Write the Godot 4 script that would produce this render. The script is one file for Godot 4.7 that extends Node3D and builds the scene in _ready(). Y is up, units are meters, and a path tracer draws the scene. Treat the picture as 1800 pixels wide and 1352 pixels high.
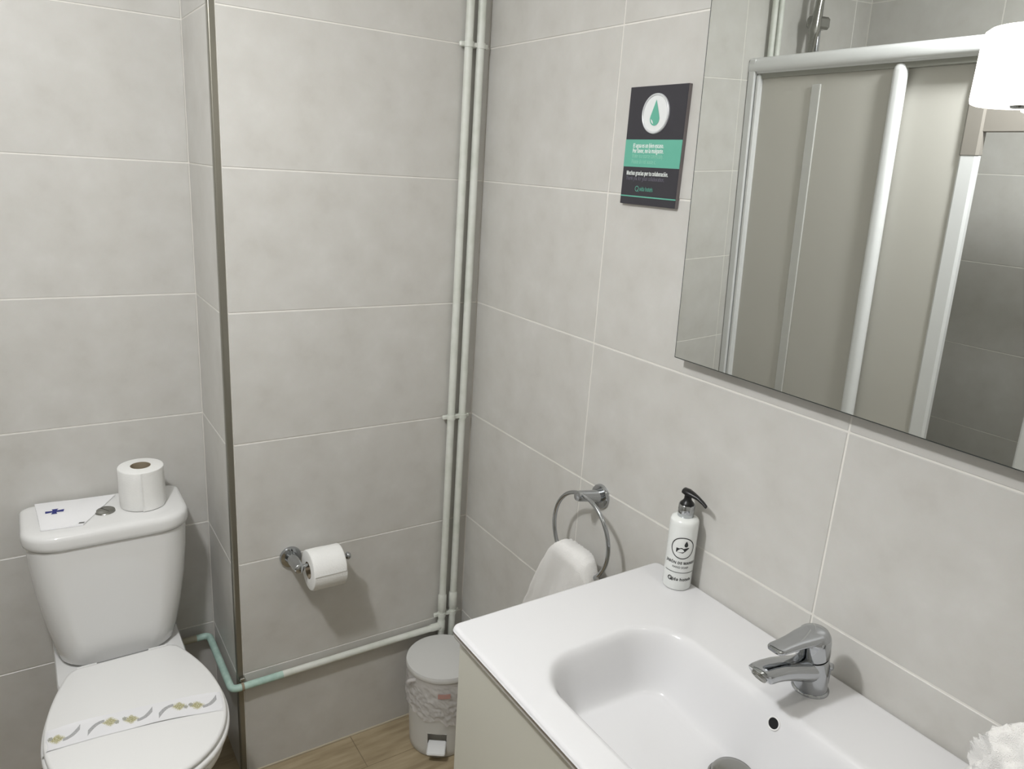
extends Node3D
# Small tiled hotel bathroom. Origin: floor corner behind the pedal bin.
# +y up, wall with the mirror is x = 0 (room at x < 0), paper holder wall is z = 0 (room at z > 0).

const PI2 := TAU
const ROOM_H := 2.42
const BACK := -0.269          # recessed wall behind the toilet
const FAR_X := -2.0           # far wall inside the shower
const FRONT_Z := 2.35
const LAMP := Vector3(-1.18, 2.19, 0.86)

var M := {}
var O := Vector3.ZERO         # origin of the thing being built
var names := {}
var tile_cache := {}
var face_uv := false          # wall tiles carry flat texture coordinates, cut from the slab at random places
var uv_shift := Vector2.ZERO
var rng := RandomNumberGenerator.new()

# ------------------------------------------------------------------ helpers
func numbered(called: String) -> String:
	if not names.has(called):
		names[called] = 0
		return called
	names[called] += 1
	return "%s_%03d" % [called, names[called]]

func thing(called: String, label: String, category: String, at: Vector3, group := "") -> Node3D:
	var o := Node3D.new()
	o.name = numbered(called)
	add_child(o, true)
	o.position = at
	O = at
	o.set_meta("label", label)
	o.set_meta("category", category)
	if group != "":
		o.set_meta("group", group)
	return o

func setting(called: String) -> Node3D:
	var o := Node3D.new()
	o.name = called
	add_child(o, true)
	o.set_meta("kind", "structure")
	O = Vector3.ZERO
	return o

func new_st() -> SurfaceTool:
	var st := SurfaceTool.new()
	st.begin(Mesh.PRIMITIVE_TRIANGLES)
	return st

func obj(called: String, st: SurfaceTool, m: Material, parent: Node) -> MeshInstance3D:
	st.generate_normals()
	var o := MeshInstance3D.new()
	o.name = called
	o.mesh = st.commit()
	o.material_override = m
	parent.add_child(o, true)
	return o

func tri(st: SurfaceTool, a: Vector3, b: Vector3, c: Vector3) -> void:
	for v in [a, c, b]:
		if face_uv:
			st.set_uv(Vector2(v.x, -v.y) * 1.1 + uv_shift)
		st.add_vertex(v - O)

func quad(st: SurfaceTool, a: Vector3, b: Vector3, c: Vector3, d: Vector3) -> void:
	tri(st, a, b, c)
	tri(st, a, c, d)

func loft(st: SurfaceTool, rings: Array, cap0 := true, cap1 := true, sg := 0, flip := false) -> void:
	st.set_smooth_group(sg)
	for i in rings.size() - 1:
		var p: PackedVector3Array = rings[i]
		var q: PackedVector3Array = rings[i + 1]
		var n := p.size()
		for j in n:
			var k := (j + 1) % n
			if flip:
				quad(st, p[j], p[k], q[k], q[j])
			else:
				quad(st, p[j], q[j], q[k], p[k])
	if cap0:
		cap(st, rings[0], flip, sg + 101)
	if cap1:
		cap(st, rings[rings.size() - 1], not flip, sg + 102)

func cap(st: SurfaceTool, ring: PackedVector3Array, flip: bool, sg: int) -> void:
	st.set_smooth_group(sg)
	var c := Vector3.ZERO
	for v in ring:
		c += v
	c /= ring.size()
	for j in ring.size():
		var k := (j + 1) % ring.size()
		if flip:
			tri(st, c, ring[k], ring[j])
		else:
			tri(st, c, ring[j], ring[k])

# profile pieces: each piece is an array of Vector2(radius, height); every piece has its own smoothing
func lathe(st: SurfaceTool, pieces: Array, tf: Transform3D, seg := 40) -> void:
	var sg := 1
	for piece in pieces:
		st.set_smooth_group(sg)
		sg += 1
		for i in piece.size() - 1:
			var p: Vector2 = piece[i]
			var q: Vector2 = piece[i + 1]
			for j in seg:
				var a := PI2 * j / seg
				var b := PI2 * (j + 1) / seg
				var p0 := tf * Vector3(p.x * cos(a), p.y, p.x * sin(a))
				var p1 := tf * Vector3(p.x * cos(b), p.y, p.x * sin(b))
				var q0 := tf * Vector3(q.x * cos(a), q.y, q.x * sin(a))
				var q1 := tf * Vector3(q.x * cos(b), q.y, q.x * sin(b))
				if q.x > 1e-6:
					tri(st, p0, q0, q1)
				if p.x > 1e-6:
					tri(st, p0, q1, p1)

func aim(at: Vector3, axis: Vector3) -> Transform3D:
	var y := axis.normalized()
	var x := y.cross(Vector3(0, 0, 1) if absf(y.z) < 0.9 else Vector3(1, 0, 0)).normalized()
	return Transform3D(Basis(x, y, x.cross(y)), at)

func tube(st: SurfaceTool, pts: Array, r: float, seg := 16, closed := false, sg := 0) -> void:
	var rings := []
	var n := pts.size()
	var ref := Vector3.ZERO
	for i in n:
		var a: Vector3 = pts[(i - 1 + n) % n] if closed or i > 0 else pts[0]
		var b: Vector3 = pts[(i + 1) % n] if closed or i < n - 1 else pts[n - 1]
		var t := (b - a).normalized()
		if ref == Vector3.ZERO:
			ref = t.cross(Vector3(0, 1, 0) if absf(t.y) < 0.9 else Vector3(1, 0, 0)).normalized()
		ref = (ref - t * ref.dot(t)).normalized()
		var w := t.cross(ref)
		var ring := PackedVector3Array()
		for j in seg:
			var ang := PI2 * j / seg
			ring.append(pts[i] + (ref * cos(ang) + w * sin(ang)) * r)
		rings.append(ring)
	if closed:
		rings.append(rings[0])
	loft(st, rings, not closed, not closed, sg, true)

func bend(pts: Array, r: float, n := 8) -> Array:   # rounds the inner corners of a polyline
	var out := [pts[0]]
	for i in range(1, pts.size() - 1):
		var p: Vector3 = pts[i]
		var a: Vector3 = (pts[i - 1] - p).normalized()
		var b: Vector3 = (pts[i + 1] - p).normalized()
		for k in n + 1:
			var t := float(k) / n
			out.append((p + a * r).lerp(p, t).lerp(p.lerp(p + b * r, t), t))
	out.append(pts[pts.size() - 1])
	return out

# chamfered box, flat shaded, centred on c
func bev(st: SurfaceTool, c: Vector3, s: Vector3, b := 0.002, basis := Basis()) -> void:
	st.set_smooth_group(-1)
	var h := s / 2.0
	b = minf(b, minf(h.x, minf(h.y, h.z)) * 0.9)
	var P := func(sx: float, sy: float, sz: float, f: int) -> Vector3:
		var v := Vector3(sx * (h.x - (0.0 if f == 0 else b)), sy * (h.y - (0.0 if f == 1 else b)), sz * (h.z - (0.0 if f == 2 else b)))
		return c + basis * v
	for s1 in [-1.0, 1.0]:
		face(st, [P.call(s1, -1.0, -1.0, 0), P.call(s1, 1.0, -1.0, 0), P.call(s1, 1.0, 1.0, 0), P.call(s1, -1.0, 1.0, 0)], c)
		face(st, [P.call(-1.0, s1, -1.0, 1), P.call(-1.0, s1, 1.0, 1), P.call(1.0, s1, 1.0, 1), P.call(1.0, s1, -1.0, 1)], c)
		face(st, [P.call(-1.0, -1.0, s1, 2), P.call(1.0, -1.0, s1, 2), P.call(1.0, 1.0, s1, 2), P.call(-1.0, 1.0, s1, 2)], c)
		for s2 in [-1.0, 1.0]:
			face(st, [P.call(s1, s2, -1.0, 0), P.call(s1, s2, 1.0, 0), P.call(s1, s2, 1.0, 1), P.call(s1, s2, -1.0, 1)], c)
			face(st, [P.call(s1, -1.0, s2, 0), P.call(s1, 1.0, s2, 0), P.call(s1, 1.0, s2, 2), P.call(s1, -1.0, s2, 2)], c)
			face(st, [P.call(-1.0, s1, s2, 1), P.call(1.0, s1, s2, 1), P.call(1.0, s1, s2, 2), P.call(-1.0, s1, s2, 2)], c)
			for s3 in [-1.0, 1.0]:
				face(st, [P.call(s1, s2, s3, 0), P.call(s1, s2, s3, 1), P.call(s1, s2, s3, 2)], c)

func face(st: SurfaceTool, v: Array, inside: Vector3) -> void:
	var n: Vector3 = (v[1] - v[0]).cross(v[2] - v[0])
	var out: bool = n.dot(v[0] - inside) > 0.0
	for i in range(1, v.size() - 1):
		if out:
			tri(st, v[0], v[i], v[i + 1])
		else:
			tri(st, v[0], v[i + 1], v[i])

func box(called: String, lo: Vector3, hi: Vector3, m: Material, parent: Node, b := 0.002) -> MeshInstance3D:
	var st := new_st()
	bev(st, (lo + hi) / 2.0, hi - lo, b)
	return obj(called, st, m, parent)

# rounded rectangle in the xz plane; radii for the four corners (+x+z, -x+z, -x-z, +x-z)
func rr(cx: float, cz: float, hx: float, hz: float, r: Array, y: float, n := 8) -> PackedVector3Array:
	var ring := PackedVector3Array()
	var sx := [1.0, -1.0, -1.0, 1.0]
	var sz := [1.0, 1.0, -1.0, -1.0]
	for k in 4:
		var q: float = minf(r[k], minf(hx, hz) - 0.0005)
		for i in n + 1:
			var a := PI / 2 * (k + float(i) / n)
			ring.append(Vector3(cx + sx[k] * (hx - q) + q * cos(a), y, cz + sz[k] * (hz - q) + q * sin(a)))
	return ring

func text_mesh(words: String, height: float, depth: float, bold := false) -> TextMesh:
	var t := TextMesh.new()
	var f := SystemFont.new()
	f.font_names = PackedStringArray(["Droid Sans"])
	if bold:
		f.font_weight = 700
	t.font = f
	t.text = words
	t.font_size = 48
	t.pixel_size = height / 48.0
	t.depth = depth
	t.curve_step = 2.0
	return t

# ------------------------------------------------------------------ materials
func mat(called: String, c: Color, rough := 0.5, metal := 0.0) -> StandardMaterial3D:
	var m := StandardMaterial3D.new()
	m.resource_name = called
	m.albedo_color = c
	m.roughness = rough
	m.metallic = metal
	M[called] = m
	return m

func noise_tex(seed_: int, freq: float, oct: int, ramp: Array, size := 512, type := FastNoiseLite.TYPE_SIMPLEX_SMOOTH) -> NoiseTexture2D:
	var n := FastNoiseLite.new()
	n.seed = seed_
	n.noise_type = type
	n.frequency = freq
	n.fractal_type = FastNoiseLite.FRACTAL_FBM
	n.fractal_octaves = oct
	n.fractal_gain = 0.55
	var t := NoiseTexture2D.new()
	t.width = size
	t.height = size
	t.seamless = true
	t.noise = n
	var g := Gradient.new()
	g.offsets = PackedFloat32Array()
	g.colors = PackedColorArray()
	var off := PackedFloat32Array()
	var col := PackedColorArray()
	for i in ramp.size():
		off.append(float(i) / (ramp.size() - 1))
		col.append(ramp[i])
	g.offsets = off
	g.colors = col
	t.color_ramp = g
	return t

func normal_tex(seed_: int, freq: float, oct: int, strength: float, size := 512) -> NoiseTexture2D:
	var n := FastNoiseLite.new()
	n.seed = seed_
	n.frequency = freq
	n.fractal_octaves = oct
	var t := NoiseTexture2D.new()
	t.width = size
	t.height = size
	t.seamless = true
	t.as_normal_map = true
	t.bump_strength = strength
	t.noise = n
	return t

func world_map(m: StandardMaterial3D, t: Texture2D, scale: Vector3) -> void:
	m.albedo_texture = t
	m.uv1_triplanar = true
	m.uv1_world_triplanar = true
	m.uv1_scale = scale

func make_materials() -> void:
	var m := mat("tile", Color.WHITE, 0.36)
	m.albedo_texture = noise_tex(3, 0.007, 6, [Color(0.769, 0.760, 0.738), Color(0.791, 0.784, 0.764), Color(0.803, 0.797, 0.779), Color(0.821, 0.816, 0.800)], 1024)
	m = mat("grout", Color(0.90, 0.89, 0.865), 0.8)
	m = mat("floor_joint", Color(0.50, 0.45, 0.36), 0.8)
	m = mat("sealant", Color(0.72, 0.68, 0.60), 0.5)
	m = mat("plaster", Color(0.90, 0.90, 0.88), 0.9)
	m = mat("porcelain", Color(0.90, 0.90, 0.895), 0.08)
	m = mat("basin_ceramic", Color(0.865, 0.865, 0.87), 0.08)
	m = mat("seat_plastic", Color(0.925, 0.925, 0.92), 0.28)
	m = mat("chrome", Color(0.72, 0.73, 0.74), 0.07, 1.0)
	m = mat("satin_steel", Color(0.62, 0.62, 0.60), 0.22, 1.0)
	m = mat("strip_metal", Color(0.56, 0.55, 0.51), 0.34, 0.75)
	m = mat("mirror", Color(0.92, 0.93, 0.92), 0.0, 1.0)
	m = mat("mirror_edge", Color(0.20, 0.22, 0.21), 0.3)
	m = mat("backing", Color(0.55, 0.53, 0.50), 0.7)
	m = mat("pipe_white", Color.WHITE, 0.42)
	world_map(m, noise_tex(21, 0.02, 4, [Color(0.80, 0.82, 0.78), Color(0.86, 0.87, 0.84), Color(0.88, 0.89, 0.87)], 256), Vector3(3, 3, 3))
	m = mat("pipe_mint", Color.WHITE, 0.4)
	world_map(m, noise_tex(22, 0.03, 4, [Color(0.62, 0.74, 0.70), Color(0.70, 0.81, 0.77), Color(0.78, 0.87, 0.83)], 256), Vector3(4, 4, 4))
	m = mat("pipe_beige", Color(0.70, 0.68, 0.60), 0.5)
	m = mat("cabinet", Color(0.805, 0.80, 0.755), 0.34)
	m = mat("plank", Color.WHITE, 0.42)
	world_map(m, noise_tex(31, 0.012, 5, [Color(0.56, 0.50, 0.40), Color(0.63, 0.57, 0.46), Color(0.67, 0.61, 0.50), Color(0.71, 0.65, 0.54)], 512), Vector3(0.7, 6.0, 6.0))
	m = mat("plank_dark", Color.WHITE, 0.42)
	world_map(m, noise_tex(32, 0.014, 5, [Color(0.53, 0.47, 0.37), Color(0.60, 0.54, 0.43), Color(0.66, 0.60, 0.48)], 512), Vector3(0.7, 7.0, 7.0))
	m = mat("paper", Color(0.93, 0.93, 0.92), 0.9)
	m.normal_enabled = true
	m.normal_texture = normal_tex(12, 0.09, 3, 3.0, 256)
	m.normal_scale = 0.35
	m.uv1_triplanar = true
	m.uv1_scale = Vector3(9, 9, 9)
	m = mat("sheet", Color(0.94, 0.94, 0.945), 0.6)
	m = mat("cardboard", Color(0.60, 0.55, 0.47), 0.9)
	m = mat("towel", Color(0.93, 0.925, 0.915), 0.95)
	m.rim_enabled = true
	m.rim = 0.4
	m.rim_tint = 0.5
	m.normal_enabled = true
	m.normal_texture = normal_tex(13, 0.16, 2, 6.0, 512)
	m.normal_scale = 0.8
	m.uv1_triplanar = true
	m.uv1_scale = Vector3(7, 7, 7)
	m = mat("bin_plastic", Color(0.83, 0.83, 0.82), 0.35)
	m = mat("liner", Color(0.92, 0.91, 0.905, 0.50), 0.30)
	m.transparency = BaseMaterial3D.TRANSPARENCY_ALPHA
	m = mat("red_print", Color(0.76, 0.60, 0.57), 0.5)
	m = mat("bottle", Color(0.90, 0.91, 0.90), 0.22)
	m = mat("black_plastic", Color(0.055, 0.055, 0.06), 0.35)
	m = mat("ink", Color(0.16, 0.165, 0.165), 0.5)
	m = mat("ink_grey", Color(0.36, 0.37, 0.36), 0.5)
	m = mat("sign_dark", Color(0.205, 0.20, 0.225), 0.45)
	m = mat("sign_core", Color(0.55, 0.52, 0.52), 0.6)
	m = mat("sign_green", Color(0.40, 0.70, 0.615), 0.45)
	m = mat("sign_white", Color(0.90, 0.91, 0.91), 0.35)
	m = mat("sign_ring", Color(0.86, 0.87, 0.88), 0.25, 0.3)
	m = mat("text_white", Color(0.93, 0.95, 0.94), 0.5)
	m = mat("text_pale_green", Color(0.60, 0.83, 0.75), 0.5)
	m = mat("text_grey", Color(0.46, 0.45, 0.50), 0.5)
	m = mat("blue_print", Color(0.16, 0.19, 0.48), 0.6)
	m = mat("white_aluminium", Color(0.90, 0.905, 0.905), 0.25)
	m = mat("grey_shade_aluminium", Color(0.58, 0.56, 0.53), 0.4)  # crossbar grey; on the stile sleeve it paints the shade under the rail
	m = mat("glass_dimmed_stile", Color(0.80, 0.80, 0.785), 0.45)  # dimming by frosted glass put into the colour
	m = mat("seal", Color(0.62, 0.62, 0.59), 0.6)
	m = mat("frosted", Color(0.91, 0.90, 0.87, 0.68), 0.40)
	m.refraction_enabled = true
	m.refraction_scale = 0.045
	m = mat("acrylic_tray", Color(0.88, 0.88, 0.87), 0.25)
	m = mat("opal", Color(0.95, 0.95, 0.94), 0.3)
	m.emission_enabled = true
	m.emission = Color(1.0, 0.985, 0.96)
	m.emission_energy_multiplier = 3.0
	m = mat("opal_shade", Color(0.95, 0.95, 0.94), 0.25)
	m.emission_enabled = true
	m.emission = Color(1.0, 0.98, 0.95)
	m.emission_energy_multiplier = 4.0

# ------------------------------------------------------------------ setting
func tile_mesh(w: float, h: float) -> ArrayMesh:
	var variant := rng.randi_range(0, 5)
	var key := "%.4f_%.4f_%d" % [w, h, variant]
	if not tile_cache.has(key):
		var keep := O
		O = Vector3.ZERO
		var st := new_st()
		face_uv = true
		uv_shift = Vector2(0.37 * variant + 0.11, 0.61 * variant + 0.23)
		bev(st, Vector3(0, 0, -0.005), Vector3(w, h, 0.010), 0.0011)
		face_uv = false
		st.generate_normals()
		tile_cache[key] = st.commit()
		O = keep
	return tile_cache[key]

# tiles on a wall: start is the floor point at u = 0, the plane's front is the tile face
func tile_wall(wall: Node3D, start: Vector3, u: Vector3, nrm: Vector3, cols: Array, rows: Array) -> void:
	var b := Basis(u, Vector3.UP, u.cross(Vector3.UP))
	if b.z.dot(nrm) < 0:
		b = Basis(-u, Vector3.UP, nrm)
	var gap := 0.0026
	for i in cols.size() - 1:
		for j in rows.size() - 1:
			var w: float = cols[i + 1] - cols[i] - gap
			var h: float = rows[j + 1] - rows[j] - gap
			if w < 0.004 or h < 0.004:
				continue
			var t := MeshInstance3D.new()
			t.name = "tile"
			t.mesh = tile_mesh(w, h)
			t.material_override = M.tile
			wall.add_child(t, true)
			var proud := rng.randf_range(-0.0002, 0.0002)
			t.transform = Transform3D(b, start + u * ((cols[i] + cols[i + 1]) / 2.0) + Vector3.UP * ((rows[j] + rows[j + 1]) / 2.0) + nrm * proud)

func build_room() -> void:
	var rows := [0.0]
	for k in range(1, 8):
		rows.append(0.31 * k - 0.0015)
	rows.append(ROOM_H)
	var rec := 0.0011
	var T := 0.10
	# mirror wall
	var w := setting("wall_right")
	box("grout_bed", Vector3(rec, 0, -0.4), Vector3(T, ROOM_H, FRONT_Z + T), M.grout, w, 0.0005)
	tile_wall(w, Vector3.ZERO, Vector3(0, 0, 1), Vector3(-1, 0, 0), [0.0, 0.492, 1.0945, 1.697, 2.2995, FRONT_Z], rows)
	# paper holder wall, a pier in front of the recess
	w = setting("wall_back")
	box("grout_bed", Vector3(-0.6469, 0, BACK - 0.02), Vector3(rec, ROOM_H, -rec), M.grout, w, 0.0005)
	tile_wall(w, Vector3(-0.6345, 0, 0), Vector3(1, 0, 0), Vector3(0, 0, 1), [0.0, 0.600, 0.6345], rows)
	# its side, towards the toilet
	w = setting("wall_return")
	box("grout_bed", Vector3(-0.6469, 0, BACK), Vector3(-0.640, ROOM_H, -0.004), M.grout, w, 0.0005)
	tile_wall(w, Vector3(-0.648, 0, BACK), Vector3(0, 0, 1), Vector3(-1, 0, 0), [0.0, 0.2565], rows)
	# metal corner strip
	w = setting("trim_1")
	var st := new_st()
	var rings := []
	for y in [0.001, ROOM_H]:
		var r := PackedVector3Array()
		r.append(Vector3(-0.640, y, -0.0125))
		r.append(Vector3(-0.6492, y, -0.0125))
		r.append(Vector3(-0.6492, y, -0.003))
		for i in 7:
			var a := PI + PI / 2 * i / 6.0
			r.append(Vector3(-0.6452 + 0.004 * cos(a), y, -0.0028 - 0.004 * sin(a)))
		r.append(Vector3(-0.6355, y, 0.0012))
		r.append(Vector3(-0.6355, y, -0.006))
		rings.append(r)
	loft(st, rings, true, true, -1)
	obj("corner_profile", st, M.strip_metal, w)
	# recess wall behind toilet and shower
	w = setting("wall_back_recess")
	box("grout_bed", Vector3(FAR_X - T, 0, BACK - T), Vector3(-0.60, ROOM_H, BACK - rec), M.grout, w, 0.0005)
	tile_wall(w, Vector3(-0.648, 0, BACK), Vector3(-1, 0, 0), Vector3(0, 0, 1), [0.0, 0.652, 1.2545, 1.352], rows)
	# far wall
	w = setting("wall_left")
	box("grout_bed", Vector3(FAR_X - T, 0, BACK - T), Vector3(FAR_X - rec, ROOM_H, FRONT_Z + T), M.grout, w, 0.0005)
	tile_wall(w, Vector3(FAR_X, 0, BACK), Vector3(0, 0, 1), Vector3(1, 0, 0), [0.0, 0.500, 1.1025, 1.705, 2.3075, FRONT_Z - BACK], rows)
	# wall behind the camera
	w = setting("wall_front")
	box("grout_bed", Vector3(FAR_X - T, 0, FRONT_Z + rec), Vector3(T, ROOM_H, FRONT_Z + T), M.grout, w, 0.0005)
	tile_wall(w, Vector3(FAR_X, 0, FRONT_Z), Vector3(1, 0, 0), Vector3(0, 0, -1), [0.0, 0.6025, 1.205, 1.8075, 2.0], rows)
	w = setting("ceiling")
	box("slab", Vector3(FAR_X - T, ROOM_H, BACK - T), Vector3(T, ROOM_H + 0.1, FRONT_Z + T), M.plaster, w, 0.0005)
	# floor of wood-look planks
	w = setting("floor")
	box("bed", Vector3(FAR_X - T, -0.1, BACK - T), Vector3(T, -0.0012, FRONT_Z + T), M.floor_joint, w, 0.0005)
	var z := BACK
	var row := 0
	while z < FRONT_Z - 0.01:
		var z1 := minf(z + 0.20, FRONT_Z)
		var x: float = FAR_X - [0.0, 0.75, 0.35, 1.0][row % 4]
		while x < -0.01:
			var xa := maxf(x, FAR_X)
			var xb := minf(x + 1.2, 0.0)
			if xb - xa > 0.02:
				box("plank", Vector3(xa + 0.0008, -0.010, z + 0.0008), Vector3(xb - 0.0008, 0.0, z1 - 0.0008), M.plank if rng.randf() < 0.6 else M.plank_dark, w, 0.0008)
			x += 1.2
		z = z1
		row += 1
	# pale silicone bead where the holder wall meets the floor
	w = setting("trim_2")
	st = new_st()
	tube(st, [Vector3(-0.634, 0.001, 0.0015), Vector3(-0.002, 0.001, 0.0015)], 0.0032, 8)
	obj("sealant_bead", st, M.sealant, w)

# ------------------------------------------------------------------ lamps
func omni(at: Vector3, energy: float, size: float, c: Color, parent: Node3D) -> void:
	var l := OmniLight3D.new()
	l.name = "bulb_light"
	l.light_energy = energy
	l.light_size = size
	l.light_color = c
	l.omni_range = 8.0
	l.omni_attenuation = 2.0
	l.shadow_enabled = true
	parent.add_child(l, true)
	l.global_position = at

func build_lamps() -> void:
	var t := thing("ceiling_lamp", "white opal globe lamp hanging under the bathroom ceiling", "lamp", Vector3(LAMP.x, ROOM_H, LAMP.z))
	var st := new_st()
	lathe(st, [[Vector2(0.0, 0.0), Vector2(0.055, 0.0)], [Vector2(0.055, 0.0), Vector2(0.052, -0.02), Vector2(0.03, -0.03)], [Vector2(0.012, -0.03), Vector2(0.012, LAMP.y + 0.056 - ROOM_H)]], Transform3D(Basis(), Vector3(LAMP.x, ROOM_H, LAMP.z)), 32)
	obj("canopy", st, M.white_aluminium, t)
	st = new_st()
	var prof := []
	for i in 17:
		var a := -PI / 2 + PI * i / 16.0
		prof.append(Vector2(maxf(0.0, 0.06 * cos(a)), 0.06 * sin(a)))
	prof[0].x = 0.0
	prof[16].x = 0.0
	lathe(st, [prof], Transform3D(Basis(), LAMP), 32)
	obj("globe", st, M.opal, t)
	omni(LAMP, E_CEIL * 0.30, 0.055, LAMP_COLOR, t)
	# the lower half of the globe is the brighter one
	var al := AreaLight3D.new()
	al.name = "lens_light"
	al.area_size = Vector2(0.09, 0.09)
	al.light_energy = E_CEIL * 0.70
	al.light_color = LAMP_COLOR
	al.area_range = 8.0
	al.shadow_enabled = true
	t.add_child(al, true)
	al.global_position = LAMP - Vector3(0, 0.066, 0)
	al.rotation_degrees = Vector3(-90, 0, 0)
	# lamp on the mirror
	var c := Vector3(-0.101, 1.7195, 1.2725)
	t = thing("mirror_lamp", "glowing white glass lamp mounted on the front of the mirror", "lamp", c)
	st = new_st()
	lathe(st, [[Vector2(0.0, -0.039), Vector2(0.044, -0.039), Vector2(0.0475, -0.0375), Vector2(0.0485, -0.034)], [Vector2(0.0485, -0.034), Vector2(0.0485, 0.026), Vector2(0.0465, 0.033), Vector2(0.042, 0.0365), Vector2(0.0, 0.038)]], Transform3D(Basis(), c), 40)
	obj("glass_shade", st, M.opal_shade, t)
	st = new_st()
	lathe(st, [[Vector2(0.0, -0.0412), Vector2(0.009, -0.0412)], [Vector2(0.009, -0.0412), Vector2(0.010, -0.0385)]], Transform3D(Basis(), c), 40)
	obj("base_cap", st, M.chrome, t)
	st = new_st()
	lathe(st, [[Vector2(0.0, 0.0), Vector2(0.011, 0.0)], [Vector2(0.011, 0.0), Vector2(0.011, 0.012)], [Vector2(0.011, 0.012), Vector2(0.0, 0.012)]], aim(c + Vector3(0.047, 0, 0), Vector3(1, -0.02, 0)), 20)
	obj("mount", st, M.chrome, t)
	omni(c, E_MIRROR, 0.04, Color(1.0, 0.97, 0.93), t)

# ------------------------------------------------------------------ toilet
func seat_r(th: float, hw: float, grow: float) -> float:
	# star-shaped outline about (0, 0.16): straight hinge edge, egg-shaped front
	var d := Vector2(cos(th), sin(th))
	var lo := 0.0
	var hi := 0.5
	for i in 30:
		var r := (lo + hi) / 2
		if in_seat(d * r, hw, grow):
			lo = r
		else:
			hi = r
	return lo

func in_seat(q: Vector2, hw: float, grow: float) -> bool:
	var x := absf(q.x)
	var z := q.y
	if z >= 0.03:
		return pow(x / hw, 2.15) + pow((z - 0.03) / (0.205 + grow), 2.15) < 1.0
	if z < -0.208 - grow:
		return false
	var t := (0.03 - z) / 0.238
	var w := lerpf(hw, 0.112 + grow, pow(t, 1.9))
	var corner := maxf(0.0, (t - 0.93) / 0.07)
	w -= 0.012 * corner * corner
	return x < w

func seat_ring(c: Vector3, hw: float, grow: float, s: float, y: float, n := 96) -> PackedVector3Array:
	var ring := PackedVector3Array()
	for i in n:
		var th := PI2 * i / n
		var r := seat_r(th, hw, grow) * s
		ring.append(Vector3(c.x + r * cos(th), y, c.z + r * sin(th)))
	return ring

const SEAT_C := Vector3(-0.893, 0.0, 0.160)
func lid_y(rho: float) -> float:
	return 0.4215 + 0.010 * (1.0 - pow(rho, 2.4))

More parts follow.
